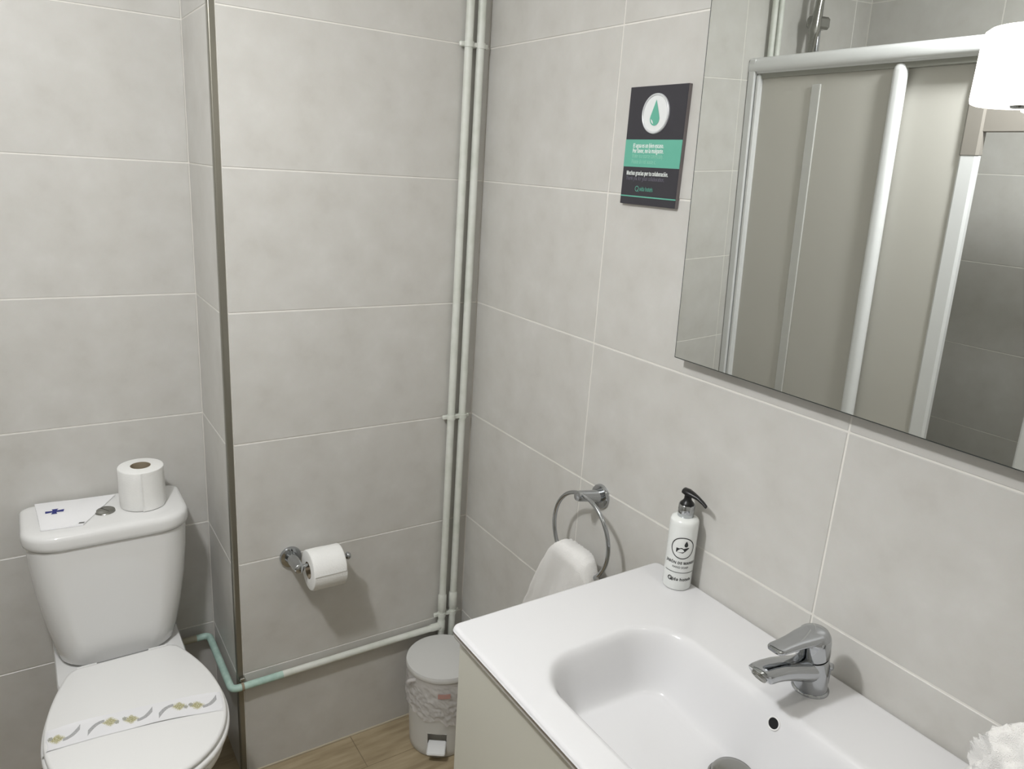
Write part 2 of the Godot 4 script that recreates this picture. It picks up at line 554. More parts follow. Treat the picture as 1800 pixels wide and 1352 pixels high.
func build_toilet() -> void:
	var cx := -0.894
	var t := thing("toilet", "white close coupled toilet with closed lid against the tiled wall", "toilet", Vector3(cx, 0, BACK))
	# pedestal and bowl
	var st := new_st()
	var rings := []
	for k in [[0.0, 0.62, 0.0], [0.02, 0.615, 0.0], [0.10, 0.60, -0.004], [0.20, 0.66, -0.01], [0.28, 0.80, -0.012], [0.335, 0.94, -0.006], [0.365, 0.985, 0.0], [0.383, 0.985, 0.0], [0.389, 0.965, 0.0]]:
		var s: float = k[1]
		rings.append(seat_ring(SEAT_C + Vector3(0, 0, k[2] * 4.0 - (1.0 - s) * 0.10), 0.168, 0.0, s, k[0]))
	loft(st, rings)
	obj("bowl", st, M.porcelain, t)
	st = new_st()
	rings = []
	for k in [[0.0, 0.095], [0.15, 0.10], [0.27, 0.115], [0.34, 0.134], [0.385, 0.138], [0.3895, 0.135]]:
		rings.append(rr(cx, (BACK + 0.006 - 0.02) / 2.0, k[1], (-0.02 - BACK - 0.006) / 2.0, [0.03, 0.03, 0.012, 0.012], k[0]))
	loft(st, rings)
	obj("rear_shelf", st, M.porcelain, t)
	# cistern
	st = new_st()
	rings = []
	for k in [[0.390, 0.112, -0.094], [0.394, 0.120, -0.087], [0.402, 0.1255, -0.083], [0.44, 0.1345, -0.079], [0.50, 0.146, -0.075], [0.58, 0.158, -0.072], [0.65, 0.1645, -0.071], [0.708, 0.1670, -0.071]]:
		var f: float = k[2]
		rings.append(rr(cx, (BACK + 0.008 + f) / 2.0, k[1], (f - BACK - 0.008) / 2.0, [0.062, 0.062, 0.014, 0.014], k[0], 10))
	loft(st, rings)
	obj("cistern", st, M.porcelain, t)
	st = new_st()
	rings = []
	for k in [[0.7085, 0.1615], [0.7095, 0.169], [0.712, 0.172], [0.720, 0.1735], [0.734, 0.1735], [0.740, 0.172], [0.7445, 0.1685], [0.7470, 0.162], [0.7482, 0.150], [0.7485, 0.10]]:
		var h: float = k[1]
		var d: float = 0.1735 - h
		var f := -0.0640 - d
		var bk := BACK + 0.0065 + d * 0.6
		rings.append(rr(cx, (bk + f) / 2.0, h, (f - bk) / 2.0, [maxf(0.01, 0.070 - d * 0.3), maxf(0.01, 0.070 - d * 0.3), 0.022, 0.022], k[0], 12))
	loft(st, rings, true, true)
	obj("cistern_lid", st, M.porcelain, t)
	# flush button
	st = new_st()
	lathe(st, [[Vector2(0.0, 0.004), Vector2(0.016, 0.0038), Vector2(0.0195, 0.002)], [Vector2(0.0195, 0.002), Vector2(0.0215, 0.0025), Vector2(0.0225, -0.002)]], Transform3D(Basis(), Vector3(-0.8965, 0.7495, -0.156)), 36)
	var bt := obj("flush_button", st, M.satin_steel, t)
	st = new_st()
	bev(st, Vector3(-0.8965, 0.7533, -0.156), Vector3(0.0012, 0.0012, 0.031), 0.0004, Basis(Vector3.UP, 0.5))
	obj("split_line", st, M.ink, bt)
	# seat ring
	st = new_st()
	rings = []
	for k in [[0.3905, 0.965], [0.3925, 0.985], [0.397, 0.996], [0.403, 0.996], [0.4070, 0.985], [0.4085, 0.955]]:
		rings.append(seat_ring(SEAT_C, 0.1775, 0.004, k[1], k[0]))
	loft(st, rings)
	obj("seat", st, M.seat_plastic, t)
	# lid
	st = new_st()
	rings = []
	for k in [[0.4105, 0.955], [0.4108, 0.975], [0.4125, 0.987], [0.4155, 0.991], [0.4185, 0.987]]:
		rings.append(seat_ring(SEAT_C, 0.1735, 0.0, k[1], k[0]))
	for r in [0.975, 0.95, 0.90, 0.8, 0.65, 0.45, 0.25, 0.1]:
		rings.append(seat_ring(SEAT_C, 0.1735, 0.0, r, lid_y(r)))
	loft(st, rings)
	obj("lid", st, M.seat_plastic, t)
	for s in [-1.0, 1.0]:
		st = new_st()
		tube(st, [Vector3(cx + s * 0.055, 0.405, -0.056), Vector3(cx + s * 0.095, 0.405, -0.056)], 0.010, 16)
		obj("hinge", st, M.seat_plastic, t)
	build_strip()
	# spare roll
	var rc := Vector3(-0.813, 0.7492, -0.165)
	paper_roll("toilet_roll", "spare toilet paper roll standing upright on the cistern lid", Transform3D(Basis(), rc), 0.0505, 0.0225, 0.098)
	build_sachet()

func paper_roll(called: String, label: String, tf: Transform3D, r: float, ri: float, h: float) -> Node3D:
	var t := thing(called, label, "toilet paper", tf.origin, "toilet paper rolls")
	var st := new_st()
	var e := 0.003
	lathe(st, [[Vector2(ri, 0.0), Vector2(r - e, 0.0), Vector2(r - e * 0.3, e * 0.3), Vector2(r, e), Vector2(r + 0.0006, h * 0.35), Vector2(r - 0.0004, h * 0.7), Vector2(r, h - e), Vector2(r - e * 0.3, h - e * 0.3), Vector2(r - e, h), Vector2(ri, h + 0.0005)]], tf, 56)
	obj("paper", st, M.paper, t)
	st = new_st()
	lathe(st, [[Vector2(ri, h + 0.0003), Vector2(ri, 0.0)], [Vector2(ri - 0.0012, 0.0), Vector2(ri - 0.0012, h + 0.0003)], [Vector2(ri - 0.0012, h + 0.0003), Vector2(ri, h + 0.0003)]], tf, 40)
	obj("cardboard_core", st, M.cardboard, t)
	st = new_st()
	st.set_smooth_group(0)
	var n := 18
	for i in n:
		var a := 0.6 + 1.1 * i / n
		var b := 0.6 + 1.1 * (i + 1) / n
		var k0 := r + 0.0012 + (0.0015 if i == n - 1 else 0.0) * 0.5
		var k1 := r + 0.0012 + (0.002 if i == n - 1 else 0.0)
		quad(st, tf * Vector3(k0 * cos(a), 0.001, k0 * sin(a)), tf * Vector3(k0 * cos(a), h - 0.001, k0 * sin(a)), tf * Vector3(k1 * cos(b), h - 0.001, k1 * sin(b)), tf * Vector3(k1 * cos(b), 0.001, k1 * sin(b)))
	obj("loose_sheet", st, M.paper, t)
	return t

func motif(im: Image, cx: float, cy: float, up: float, seed_: int) -> void:
	# lizard-like print: mottled olive body, small head, curved grey tail
	var n := FastNoiseLite.new()
	n.seed = seed_
	n.frequency = 0.075
	n.fractal_octaves = 4
	for y in range(int(cy) - 130, int(cy) + 131):
		for x in range(int(cx) - 150, int(cx) + 151):
			if x < 0 or y < 0 or x >= im.get_width() or y >= im.get_height():
				continue
			var u := (x - cx) * up / 1.42   # mirrored for every second motif
			var v := (y - cy) * up / 1.9
			var body := pow((u + 42.0) / 46.0, 2) + pow((v - 8.0 - 0.10 * u) / 33.0, 2)
			var g := n.get_noise_2d(x, y)
			var c := Color(0, 0, 0, 0)
			if absf((u + 42.0) / 50.0) + absf((v - 8.0 - 0.10 * u) / 36.0) < 1.0 + 0.75 * g and body < 1.2:
				c = Color(0.60, 0.58, 0.38).lerp(Color(0.84, 0.83, 0.74), clampf(0.42 + 1.7 * g, 0, 1))
			var hd := Vector2(u + 82.0, v + 12.0).length()
			if hd < 14.0 + 10.0 * g:
				c = Color(0.66, 0.66, 0.62)
			# tail: arc from the body towards the upper end
			var tu := clampf((u + 5.0) / 95.0, 0.0, 1.0)
			var tv := 22.0 - 62.0 * pow(tu, 2.2)
			if u > -5.0 and u < 90.0 and absf(v - tv) < (13.0 - 5.0 * absf(tu - 0.55)) * (1.0 + 1.8 * maxf(0.0, tu - 0.45)):
				c = Color(0.63, 0.63, 0.64).lerp(Color(0.74, 0.74, 0.74), clampf(0.5 + 2.0 * g, 0, 1))
			if c.a > 0.0:
				im.set_pixel(x, y, c)

func build_strip() -> void:
	var t := thing("paper_band", "white paper hygiene band printed with lizards across the toilet lid", "paper band", Vector3(-0.894, 0.432, 0.16))
	var im := Image.create(1600, 300, false, Image.FORMAT_RGBA8)
	im.fill(Color(0.925, 0.925, 0.93))
	var xs := [175.0, 500.0, 800.0, 1110.0, 1390.0]
	for i in 5:
		motif(im, xs[i], 140.0 + (12.0 if i % 2 == 0 else -12.0), 1.0 if i % 2 == 0 else -1.0, 40 + i)
	var m := mat("band_print", Color.WHITE, 0.55)
	m.albedo_texture = ImageTexture.create_from_image(im)
	# the band crosses the lid with a slight slant
	var a := Vector2(-1.0645, 0.180)
	var b := Vector2(-0.7235, 0.222)
	var dir := (b - a).normalized()
	var perp := Vector2(-dir.y, dir.x)
	var hw := 0.031
	var st := new_st()
	st.set_smooth_group(0)
	var NU := 64
	var NV := 10
	var P := func(i: int, j: int) -> Vector3:
		var q := a.lerp(b, float(i) / NU) + perp * lerpf(-hw, hw, float(j) / NV)
		var rel := q - Vector2(SEAT_C.x, SEAT_C.z)
		var rho := rel.length() / seat_r(rel.angle(), 0.1735, 0.0)
		var y := lid_y(minf(rho, 1.0)) + 0.0009
		if rho > 0.955:
			y -= (rho - 0.955) * 0.22
		var edge := absf(float(j) / NV - 0.5) * 2.0
		y += 0.0022 * pow(edge, 6) * maxf(0.0, sin(9.0 * float(i) / NU + (2.0 if j > NV / 2 else 0.0)))
		return Vector3(q.x, y, q.y)
	for i in NU:
		for j in NV:
			for k in [[0, 0], [1, 1], [1, 0], [0, 0], [0, 1], [1, 1]]:
				st.set_uv(Vector2(float(i + k[0]) / NU, float(j + k[1]) / NV))
				st.add_vertex(P.call(i + k[0], j + k[1]) - O)
	obj("band", st, m, t)

func build_sachet() -> void:
	var t := thing("paper_sachet", "flat white paper hygiene bag with a blue cross lying on the cistern", "paper bag", Vector3(-0.98, 0.749, -0.18))
	var BL := Vector2(-1.034, -0.255)
	var FL := Vector2(-1.027, -0.106)
	var FR := Vector2(-0.945, -0.098)
	var BR := Vector2(-0.866, -0.238)
	var n := FastNoiseLite.new()
	n.seed = 5
	n.frequency = 14.0
	var H := func(u: float, v: float) -> Vector3:
		var q := BL.lerp(BR, u).lerp(FL.lerp(FR, u), v)
		var y := 0.7500 + 0.0035 * sin(PI * u) * sin(PI * v) + 0.0012 * n.get_noise_2d(q.x, q.y) + 0.0045 * (1.0 - u) * sin(PI * v) + 0.002
		return Vector3(q.x, y, q.y)
	var st := new_st()
	st.set_smooth_group(0)
	var K := 20
	for i in K:
		for j in K:
			var p0: Vector3 = H.call(float(i) / K, float(j) / K)
			var p1: Vector3 = H.call(float(i + 1) / K, float(j) / K)
			var p2: Vector3 = H.call(float(i + 1) / K, float(j + 1) / K)
			var p3: Vector3 = H.call(float(i) / K, float(j + 1) / K)
			quad(st, p0, p3, p2, p1)
	for side in 4:
		st.set_smooth_group(2 + side)
		for i in K:
			var s0 := float(i) / K
			var s1 := float(i + 1) / K
			var e := [[Vector2(s0, 0), Vector2(s1, 0)], [Vector2(1, s0), Vector2(1, s1)], [Vector2(s1, 1), Vector2(s0, 1)], [Vector2(0, s1), Vector2(0, s0)]]
			var a: Vector3 = H.call(e[side][0].x, e[side][0].y)
			var b: Vector3 = H.call(e[side][1].x, e[side][1].y)
			quad(st, a, b, Vector3(b.x, 0.7488, b.z), Vector3(a.x, 0.7488, a.z))
	obj("bag", st, M.sheet, t)
	# blue cross: a plus with flared arms, printed near the left edge
	st = new_st()
	st.set_smooth_group(0)
	var mk := func(px: float, pz: float) -> Vector3:
		var c := Vector2(0.27, 0.47)
		var b: Vector3 = H.call(c.x + px, c.y + pz)
		return b + Vector3(0, 0.0005, 0)
	for arm in 4:
		var d: Vector2 = [Vector2(1, 0), Vector2(0, 1), Vector2(-1, 0), Vector2(0, -1)][arm]
		var q := Vector2(-d.y, d.x)
		var L := 0.145 if arm % 2 == 0 else 0.095
		var w0 := 0.024
		var w1 := 0.045 if arm % 2 == 0 else 0.050
		var v := []
		for e in [[0.0, w0], [L, w1], [L, -w1], [0.0, -w0]]:
			var z: Vector2 = d * e[0] + q * e[1]
			v.append(mk.call(z.x, z.y))
		quad(st, v[0], v[1], v[2], v[3])
	obj("blue_cross", st, M.blue_print, t)
	st = new_st()
	st.set_smooth_group(0)
	quad(st, H.call(0.86, 0.93) + Vector3(0, 0.0005, 0), H.call(0.86, 0.97) + Vector3(0, 0.0005, 0), H.call(0.985, 0.97) + Vector3(0, 0.0005, 0), H.call(0.985, 0.93) + Vector3(0, 0.0005, 0))
	obj("small_print", st, M.ink_grey, t)

# ------------------------------------------------------------------ pipes
func build_pipes() -> void:
	var z := 0.0175
	var t := thing("water_pipes", "pair of white painted pipes in the corner with mint branch pipe", "pipes", Vector3(-0.06, 0, z))
	for k in [[-0.0775, -0.0675], [-0.0425, -0.0355]]:
		var st := new_st()
		tube(st, [Vector3(k[0] - 0.001, 0.0, z), Vector3(k[0], 0.30, z), Vector3(k[1], 1.95, z), Vector3(k[1] + 0.002, ROOM_H, z)], 0.0097, 20)
		obj("pipe", st, M.pipe_white, t)
		st = new_st()
		lathe(st, [[Vector2(0.0097, -0.028), Vector2(0.0122, -0.025), Vector2(0.0122, 0.022), Vector2(0.0097, 0.027)]], Transform3D(Basis(), Vector3(k[0] + 0.0003, 0.365, z)), 24)
		obj("coupling", st, M.pipe_white, t)
	for k in [[1.858, -0.0675, -0.0355], [0.931, -0.0735, -0.0395], [0.325, -0.0775, -0.0425]]:
		var y: float = k[0]
		var st := new_st()
		for q in 2:
			var x: float = k[1 + q]
			lathe(st, [[Vector2(0.0097, -0.006), Vector2(0.0120, -0.006)], [Vector2(0.0120, -0.006), Vector2(0.0120, 0.006)], [Vector2(0.0120, 0.006), Vector2(0.0097, 0.006)]], Transform3D(Basis(), Vector3(x, y, z)), 20)
		bev(st, Vector3((k[1] + k[2]) / 2.0, y, z + 0.002), Vector3(k[2] - k[1], 0.010, 0.006), 0.001)
		bev(st, Vector3(k[1] - 0.016, y, z - 0.004), Vector3(0.014, 0.011, 0.010), 0.002)
		bev(st, Vector3(k[2] + 0.015, y, z - 0.004), Vector3(0.012, 0.011, 0.010), 0.002)
		bev(st, Vector3((k[1] + k[2]) / 2.0, y, 0.008), Vector3(0.010, 0.012, 0.020), 0.001)
		obj("clamp", st, M.pipe_white, t)
	var yb := 0.286
	var st := new_st()
	tube(st, [Vector3(-0.070, yb + 0.002, z), Vector3(-0.54, yb, z)], 0.0092, 20)
	var br := obj("branch_pipe", st, M.pipe_white, t)
	br.set_meta("label", "white painted horizontal pipe")
	st = new_st()
	lathe(st, [[Vector2(0.0092, 0.0), Vector2(0.0110, 0.002), Vector2(0.0112, 0.03), Vector2(0.0092, 0.036)]], aim(Vector3(-0.0775, yb + 0.002, z), Vector3(-1, 0, 0)), 20)
	lathe(st, [[Vector2(0.0097, -0.016), Vector2(0.0115, -0.013), Vector2(0.0115, 0.015), Vector2(0.0097, 0.019)]], Transform3D(Basis(), Vector3(-0.0776, yb + 0.002, z)), 20)
	obj("tee_fitting", st, M.pipe_white, t)
	st = new_st()
	tube(st, bend([Vector3(-0.54, yb, z), Vector3(-0.667, yb - 0.001, z), Vector3(-0.667, yb - 0.003, BACK + 0.024), Vector3(-0.70, yb - 0.003, BACK + 0.024)], 0.018), 0.0093, 20)
	var mt := obj("branch_pipe", st, M.pipe_mint, t)
	mt.set_meta("label", "mint green painted pipe section with two elbows")
	st = new_st()
	tube(st, [Vector3(-0.70, yb - 0.003, BACK + 0.024), Vector3(-0.7525, yb - 0.003, BACK + 0.024)], 0.0093, 20)
	obj("branch_pipe", st, M.pipe_beige, t)
	# joint ring and clip at the wall corner
	st = new_st()
	lathe(st, [[Vector2(0.0093, -0.003), Vector2(0.0108, -0.003)], [Vector2(0.0108, -0.003), Vector2(0.0108, 0.003)], [Vector2(0.0108, 0.003), Vector2(0.0093, 0.003)]], aim(Vector3(-0.641, yb - 0.0005, z), Vector3(1, 0, 0)), 20)
	obj("joint_ring", st, M.cardboard, t)
	st = new_st()
	bev(st, Vector3(-0.640, yb + 0.016, 0.008), Vector3(0.014, 0.010, 0.014), 0.002)
	obj("wall_clip", st, M.satin_steel, t)

# ------------------------------------------------------------------ paper holder
func build_holder() -> void:
	var p := Vector3(-0.509, 0.612, 0.0)
	var t := thing("paper_holder", "chrome toilet paper holder with round wall plate on tiled wall", "paper holder", p)
	var st := new_st()
	lathe(st, [[Vector2(0.027, 0.0), Vector2(0.0275, 0.006), Vector2(0.0255, 0.009)], [Vector2(0.0255, 0.009), Vector2(0.018, 0.0105), Vector2(0.0, 0.011)]], aim(p, Vector3(0, 0, 1)), 40)
	obj("wall_plate", st, M.chrome, t)
	st = new_st()
	lathe(st, [[Vector2(0.0165, 0.008), Vector2(0.0140, 0.03), Vector2(0.0125, 0.072), Vector2(0.0115, 0.086)], [Vector2(0.0115, 0.086), Vector2(0.009, 0.0885), Vector2(0.0, 0.089)]], aim(p, Vector3(-0.04, 0.10, 1)), 32)
	obj("arm", st, M.chrome, t)
	st = new_st()
	tube(st, [Vector3(-0.512, 0.620, 0.076), Vector3(-0.386, 0.621, 0.076)], 0.0052, 16)
	obj("bar", st, M.chrome, t)
	st = new_st()
	lathe(st, [[Vector2(0.0, -0.006), Vector2(0.007, -0.0055), Vector2(0.0095, -0.002), Vector2(0.0095, 0.002), Vector2(0.007, 0.0055), Vector2(0.0, 0.006)]], aim(Vector3(-0.386, 0.621, 0.076), Vector3(1, 0, 0)), 24)
	obj("end_knob", st, M.chrome, t)
	var b := Basis(Vector3(0, -1, 0), Vector3(1, 0, 0), Vector3(0, 0, 1))
	paper_roll("toilet_roll", "toilet paper roll hanging on the chrome wall holder", Transform3D(b, Vector3(-0.4885, 0.6060, 0.076)), 0.0505, 0.0215, 0.083)

# ------------------------------------------------------------------ pedal bin
func build_bin() -> void:
	var c := Vector3(-0.126, 0.0, 0.1235)
	var t := thing("pedal_bin", "small white pedal bin with plastic liner beside the vanity cabinet", "bin", c)
	var f := Vector2(-0.56, 0.83).normalized()
	var a0 := f.angle()
	var H := 0.255
	var R := func(y: float) -> float:
		return lerpf(0.0865, 0.0975, clampf(y / H, 0.0, 1.0))
	var st := new_st()
	st.set_smooth_group(0)
	var seg := 72
	var ys := [0.0, 0.004, 0.022, 0.082, 0.14, 0.20, H]
	var win := 0.30
	var angs := []
	for i in seg:
		angs.append(a0 + win + (PI2 - 2 * win) * i / (seg - 12.0) if i <= seg - 12 else a0 - win + 2 * win * (i - seg + 12) / 12.0)
	angs.append(a0 + win + PI2)
	for i in seg:
		for j in ys.size() - 1:
			if i >= seg - 12 and j == 2:
				continue
			var q := []
			for k in [[0, 0], [0, 1], [1, 1], [1, 0]]:
				var y: float = ys[j + k[1]]
				var r: float = R.call(y) - (0.003 if y == 0.0 else 0.0)
				var a: float = angs[i + k[0]]
				q.append(c + Vector3(r * cos(a), y, r * sin(a)))
			quad(st, q[0], q[1], q[2], q[3])
	obj("body", st, M.bin_plastic, t)
	# recess behind the pedal
	st = new_st()
	var nv := Vector3(f.x, 0, f.y)
	var rt := Vector3.UP.cross(nv)
	var hw := 0.0885 * sin(win)
	var d0 := 0.0885 * cos(win)
	var C := func(x: float, y: float, d: float) -> Vector3:
		return c + rt * x + nv * d + Vector3(0, y, 0)
	st.set_smooth_group(-1)
	quad(st, C.call(-hw, 0.022, d0 - 0.03), C.call(hw, 0.022, d0 - 0.03), C.call(hw, 0.082, d0 - 0.03), C.call(-hw, 0.082, d0 - 0.03))
	quad(st, C.call(-hw, 0.082, d0 - 0.03), C.call(hw, 0.082, d0 - 0.03), C.call(hw, 0.082, d0 + 0.004), C.call(-hw, 0.082, d0 + 0.004))
	quad(st, C.call(-hw, 0.022, d0 - 0.03), C.call(-hw, 0.022, d0 + 0.004), C.call(hw, 0.022, d0 + 0.004), C.call(hw, 0.022, d0 - 0.03))
	for s in [-1.0, 1.0]:
		quad(st, C.call(s * hw, 0.022, d0 - 0.03), C.call(s * hw, 0.082, d0 - 0.03), C.call(s * hw, 0.082, d0), C.call(s * hw, 0.022, d0))
	obj("pedal_recess", st, M.bin_plastic, t)
	st = new_st()
	var pb := Basis(rt, Vector3.UP, nv) * Basis(Vector3(1, 0, 0), 0.32)
	bev(st, c + nv * (d0 + 0.008) + Vector3(0, 0.040, 0), Vector3(hw * 1.95, 0.008, 0.044), 0.003, pb)
	obj("pedal", st, M.white_aluminium, t)
	# lid
	st = new_st()
	lathe(st, [[Vector2(0.0985, 0.246), Vector2(0.1015, 0.246)], [Vector2(0.1015, 0.246), Vector2(0.1022, 0.250), Vector2(0.1018, 0.256), Vector2(0.0995, 0.2605)], [Vector2(0.1005, 0.2605), Vector2(0.06, 0.2620), Vector2(0.0, 0.2625)]], Transform3D(Basis(), c + Vector3(0, 0.007, 0)), 64)
	obj("lid", st, M.bin_plastic, t)
	# plastic liner folded over the rim
	var n := FastNoiseLite.new()
	n.seed = 77
	n.frequency = 1.0
	n.fractal_octaves = 3
	st = new_st()
	st.set_smooth_group(0)
	var NA := 150
	var NY := 34
	var L := func(i: int, j: int) -> Vector3:
		var a := PI2 * i / NA
		var v := float(j) / NY
		var cx := cos(a)
		var sx := sin(a)
		var hem := 0.128 + 0.022 * n.get_noise_2d(cx * 1.6, sx * 1.6) + 0.012 * sin(a * 2.0 + 1.0)
		var y := lerpf(0.2540, hem, v)
		var ridge := 1.0 - absf(n.get_noise_3d(cx * 2.2 + y * 10.0, sx * 2.2, y * 26.0))
		var ridge2 := 1.0 - absf(n.get_noise_3d(cx * 3.1, sx * 3.1 - y * 12.0, y * 30.0 + 7.0))
		var r: float = R.call(y) + 0.0016 + 0.0075 * pow(ridge, 5.0) * v * (1.3 - v) + 0.0055 * pow(ridge2, 6.0) * minf(1.0, v * 2.0)
		if v < 0.10:
			r = lerpf(0.1000, r, v / 0.10)
		return c + Vector3(r * cx, y, r * sx)
	for i in NA:
		for j in NY:
			quad(st, L.call(i, j + 1), L.call(i, j), L.call(i + 1, j), L.call(i + 1, j + 1))
	var ln := obj("liner", st, M.liner, t)
	ln.set_meta("label", "crinkled translucent plastic bin liner")
	# gathered knot of the liner on the left of the rim
	st = new_st()
	var ka := Vector2(-0.98, 0.15).angle()
	tube(st, [c + Vector3(0.098 * cos(ka - 0.12), 0.243, 0.098 * sin(ka - 0.12)), c + Vector3(0.108 * cos(ka), 0.238, 0.108 * sin(ka)), c + Vector3(0.112 * cos(ka + 0.05), 0.232, 0.112 * sin(ka + 0.05)), c + Vector3(0.104 * cos(ka + 0.12), 0.222, 0.104 * sin(ka + 0.12))], 0.0055, 10)
	obj("liner_knot", st, M.liner, ln)
	# red sticker patch
	st = new_st()
	st.set_smooth_group(0)
	var la := a0 - 0.16
	for i in 6:
		var p := la - 0.17 + 0.34 * i / 6.0
		var q := la - 0.17 + 0.34 * (i + 1) / 6.0
		var rr_ := 0.1012
		quad(st, c + Vector3(rr_ * cos(p), 0.221, rr_ * sin(p)), c + Vector3(rr_ * cos(p), 0.206, rr_ * sin(p)), c + Vector3(rr_ * cos(q), 0.206, rr_ * sin(q)), c + Vector3(rr_ * cos(q), 0.221, rr_ * sin(q)))
	obj("red_print", st, M.red_print, t)

# ------------------------------------------------------------------ vanity
const SINK_Y := 0.854
const SX0 := -0.470
const SX1 := -0.0015
const SZ0 := 0.753
const SZ1 := 1.557

func rbox(p: Vector2, c: Vector2, h: Vector2, r: float) -> float:
	var q := (p - c).abs() - h + Vector2(r, r)
	return Vector2(maxf(q.x, 0), maxf(q.y, 0)).length() + minf(maxf(q.x, q.y), 0.0) - r

func sink_h(x: float, z: float) -> float:
	var d := -rbox(Vector2(x, z), Vector2(-0.2775, 1.155), Vector2(0.1365, 0.253), 0.085)
	var y := SINK_Y
	# soft lip, steep wall, nearly flat floor falling to the drain
	var k := d + 0.008
	if k > 0.0:
		var s := clampf(k / 0.060, 0.0, 1.0)
		var wall := s * s * s * (s * (6.0 * s - 15.0) + 10.0)
		y -= 0.090 * wall
		var fl := Vector2((x + 0.215) / 0.11, (z - 1.150) / 0.22).length()
		y -= 0.016 * exp(-1.6 * fl * fl) * wall
	var o := -rbox(Vector2(x, z), Vector2((SX0 + SX1) / 2, (SZ0 + SZ1) / 2), Vector2((SX1 - SX0) / 2, (SZ1 - SZ0) / 2), 0.016)
	var er := 0.0075
	if o < er:
		var e := er - maxf(o, 0.0)
		y -= er - sqrt(maxf(0.0, er * er - e * e))
	return y

func axis_steps(a: float, b: float, step: float) -> Array:
	var out := []
	for e in [0.0, 0.0008, 0.002, 0.004, 0.007, 0.010]:
		out.append(a + e)
	var n := int(ceil((b - a - 0.02) / step))
	for i in range(1, n):
		out.append(a + 0.010 + (b - a - 0.02) * i / n)
	for e in [0.010, 0.007, 0.004, 0.002, 0.0008, 0.0]:
		out.append(b - e)
	return out

func build_vanity() -> void:
	var t := thing("washbasin", "white ceramic vanity washbasin with rectangular rounded bowl below the mirror", "washbasin", Vector3(-0.235, SINK_Y, 1.155))
	var xs := axis_steps(SX0, SX1, 0.0031)
	var zs := axis_steps(SZ0, SZ1, 0.0034)
	var V := []
	var oc := Vector2((SX0 + SX1) / 2, (SZ0 + SZ1) / 2)
	var oh := Vector2((SX1 - SX0) / 2, (SZ1 - SZ0) / 2)
	for x in xs:
		var line := PackedVector3Array()
		for z in zs:
			var p := Vector2(x, z)
			# pull square corners onto the rounded outline
			var r := 0.016
			var q := (p - oc).abs() - oh + Vector2(r, r)
			if q.x > 0 and q.y > 0 and q.length() > 1e-6:
				var m := maxf(q.x, q.y)
				var k := q / q.length() * m
				var sg := Vector2(signf(p.x - oc.x), signf(p.y - oc.y))
				p = oc + sg * (oh - Vector2(r, r) + k)
			line.append(Vector3(p.x, sink_h(p.x, p.y), p.y))
		V.append(line)
	var st := new_st()
	st.set_smooth_group(0)
	for i in xs.size() - 1:
		for j in zs.size() - 1:
			quad(st, V[i][j], V[i][j + 1], V[i + 1][j + 1], V[i + 1][j])
	var rim := PackedVector3Array()
	for j in zs.size() - 1:
		rim.append(V[0][j])
	for i in xs.size() - 1:
		rim.append(V[i][zs.size() - 1])
	for j in range(zs.size() - 1, 0, -1):
		rim.append(V[xs.size() - 1][j])
	for i in range(xs.size() - 1, 0, -1):
		rim.append(V[i][0])
	var rings := []
	for k in [[0.0, 0.0], [0.006, 0.0], [0.0105, 0.0012], [0.0115, 0.004]]:
		var r := PackedVector3Array()
		for v in rim:
			var to := Vector2(v.x, v.z) - oc
			r.append(Vector3(v.x - signf(to.x) * k[1], (SINK_Y - 0.0075 - k[0]) if k[0] > 0.0 else v.y, v.z - signf(to.y) * k[1]))
		rings.append(r)
	loft(st, rings, false, false, 0, true)
	obj("basin", st, M.basin_ceramic, t)
	# overflow hole: flat black disc painting the shade inside, with a ceramic rim
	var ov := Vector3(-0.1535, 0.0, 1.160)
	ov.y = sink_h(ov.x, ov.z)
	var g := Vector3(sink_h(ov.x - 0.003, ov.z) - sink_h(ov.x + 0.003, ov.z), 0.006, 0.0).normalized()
	st = new_st()
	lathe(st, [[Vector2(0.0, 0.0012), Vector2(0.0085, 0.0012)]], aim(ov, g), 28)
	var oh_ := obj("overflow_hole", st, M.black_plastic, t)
	st = new_st()
	lathe(st, [[Vector2(0.0080, 0.0013), Vector2(0.0090, 0.0019), Vector2(0.0102, 0.0016), Vector2(0.0108, -0.001)]], aim(ov, g), 28)
	obj("hole_rim", st, M.porcelain, oh_)
	# drain with a domed chrome stopper
	var dr := Vector3(-0.212, 0.0, 1.148)
	dr.y = sink_h(dr.x, dr.z)
	st = new_st()
	lathe(st, [[Vector2(0.036, 0.0), Vector2(0.036, 0.003), Vector2(0.033, 0.0045)], [Vector2(0.031, 0.0045), Vector2(0.0315, 0.011), Vector2(0.029, 0.0145), Vector2(0.02, 0.017), Vector2(0.0, 0.018)]], Transform3D(Basis(), dr), 40)
	obj("drain_stopper", st, M.satin_steel, t)
	# cabinet
	t = thing("vanity_cabinet", "beige lacquered vanity cabinet with drawers under the white washbasin", "cabinet", Vector3(-0.23, 0.26, 1.155))
	box("side_panel", Vector3(-0.4345, 0.26, 0.764), Vector3(-0.003, 0.8345, 0.780), M.cabinet, t, 0.001)
	box("side_panel", Vector3(-0.4345, 0.26, 1.532), Vector3(-0.003, 0.8345, 1.548), M.cabinet, t, 0.001)
	box("bottom_panel", Vector3(-0.4345, 0.26, 0.7805), Vector3(-0.003, 0.276, 1.5315), M.cabinet, t, 0.001)
	box("back_panel", Vector3(-0.019, 0.2765, 0.7805), Vector3(-0.003, 0.70, 1.5315), M.cabinet, t, 0.001)
	box("drawer", Vector3(-0.456, 0.557, 0.764), Vector3(-0.4355, 0.826, 1.548), M.cabinet, t, 0.0015)
	box("drawer", Vector3(-0.456, 0.262, 0.764), Vector3(-0.4355, 0.553, 1.548), M.cabinet, t, 0.0015)

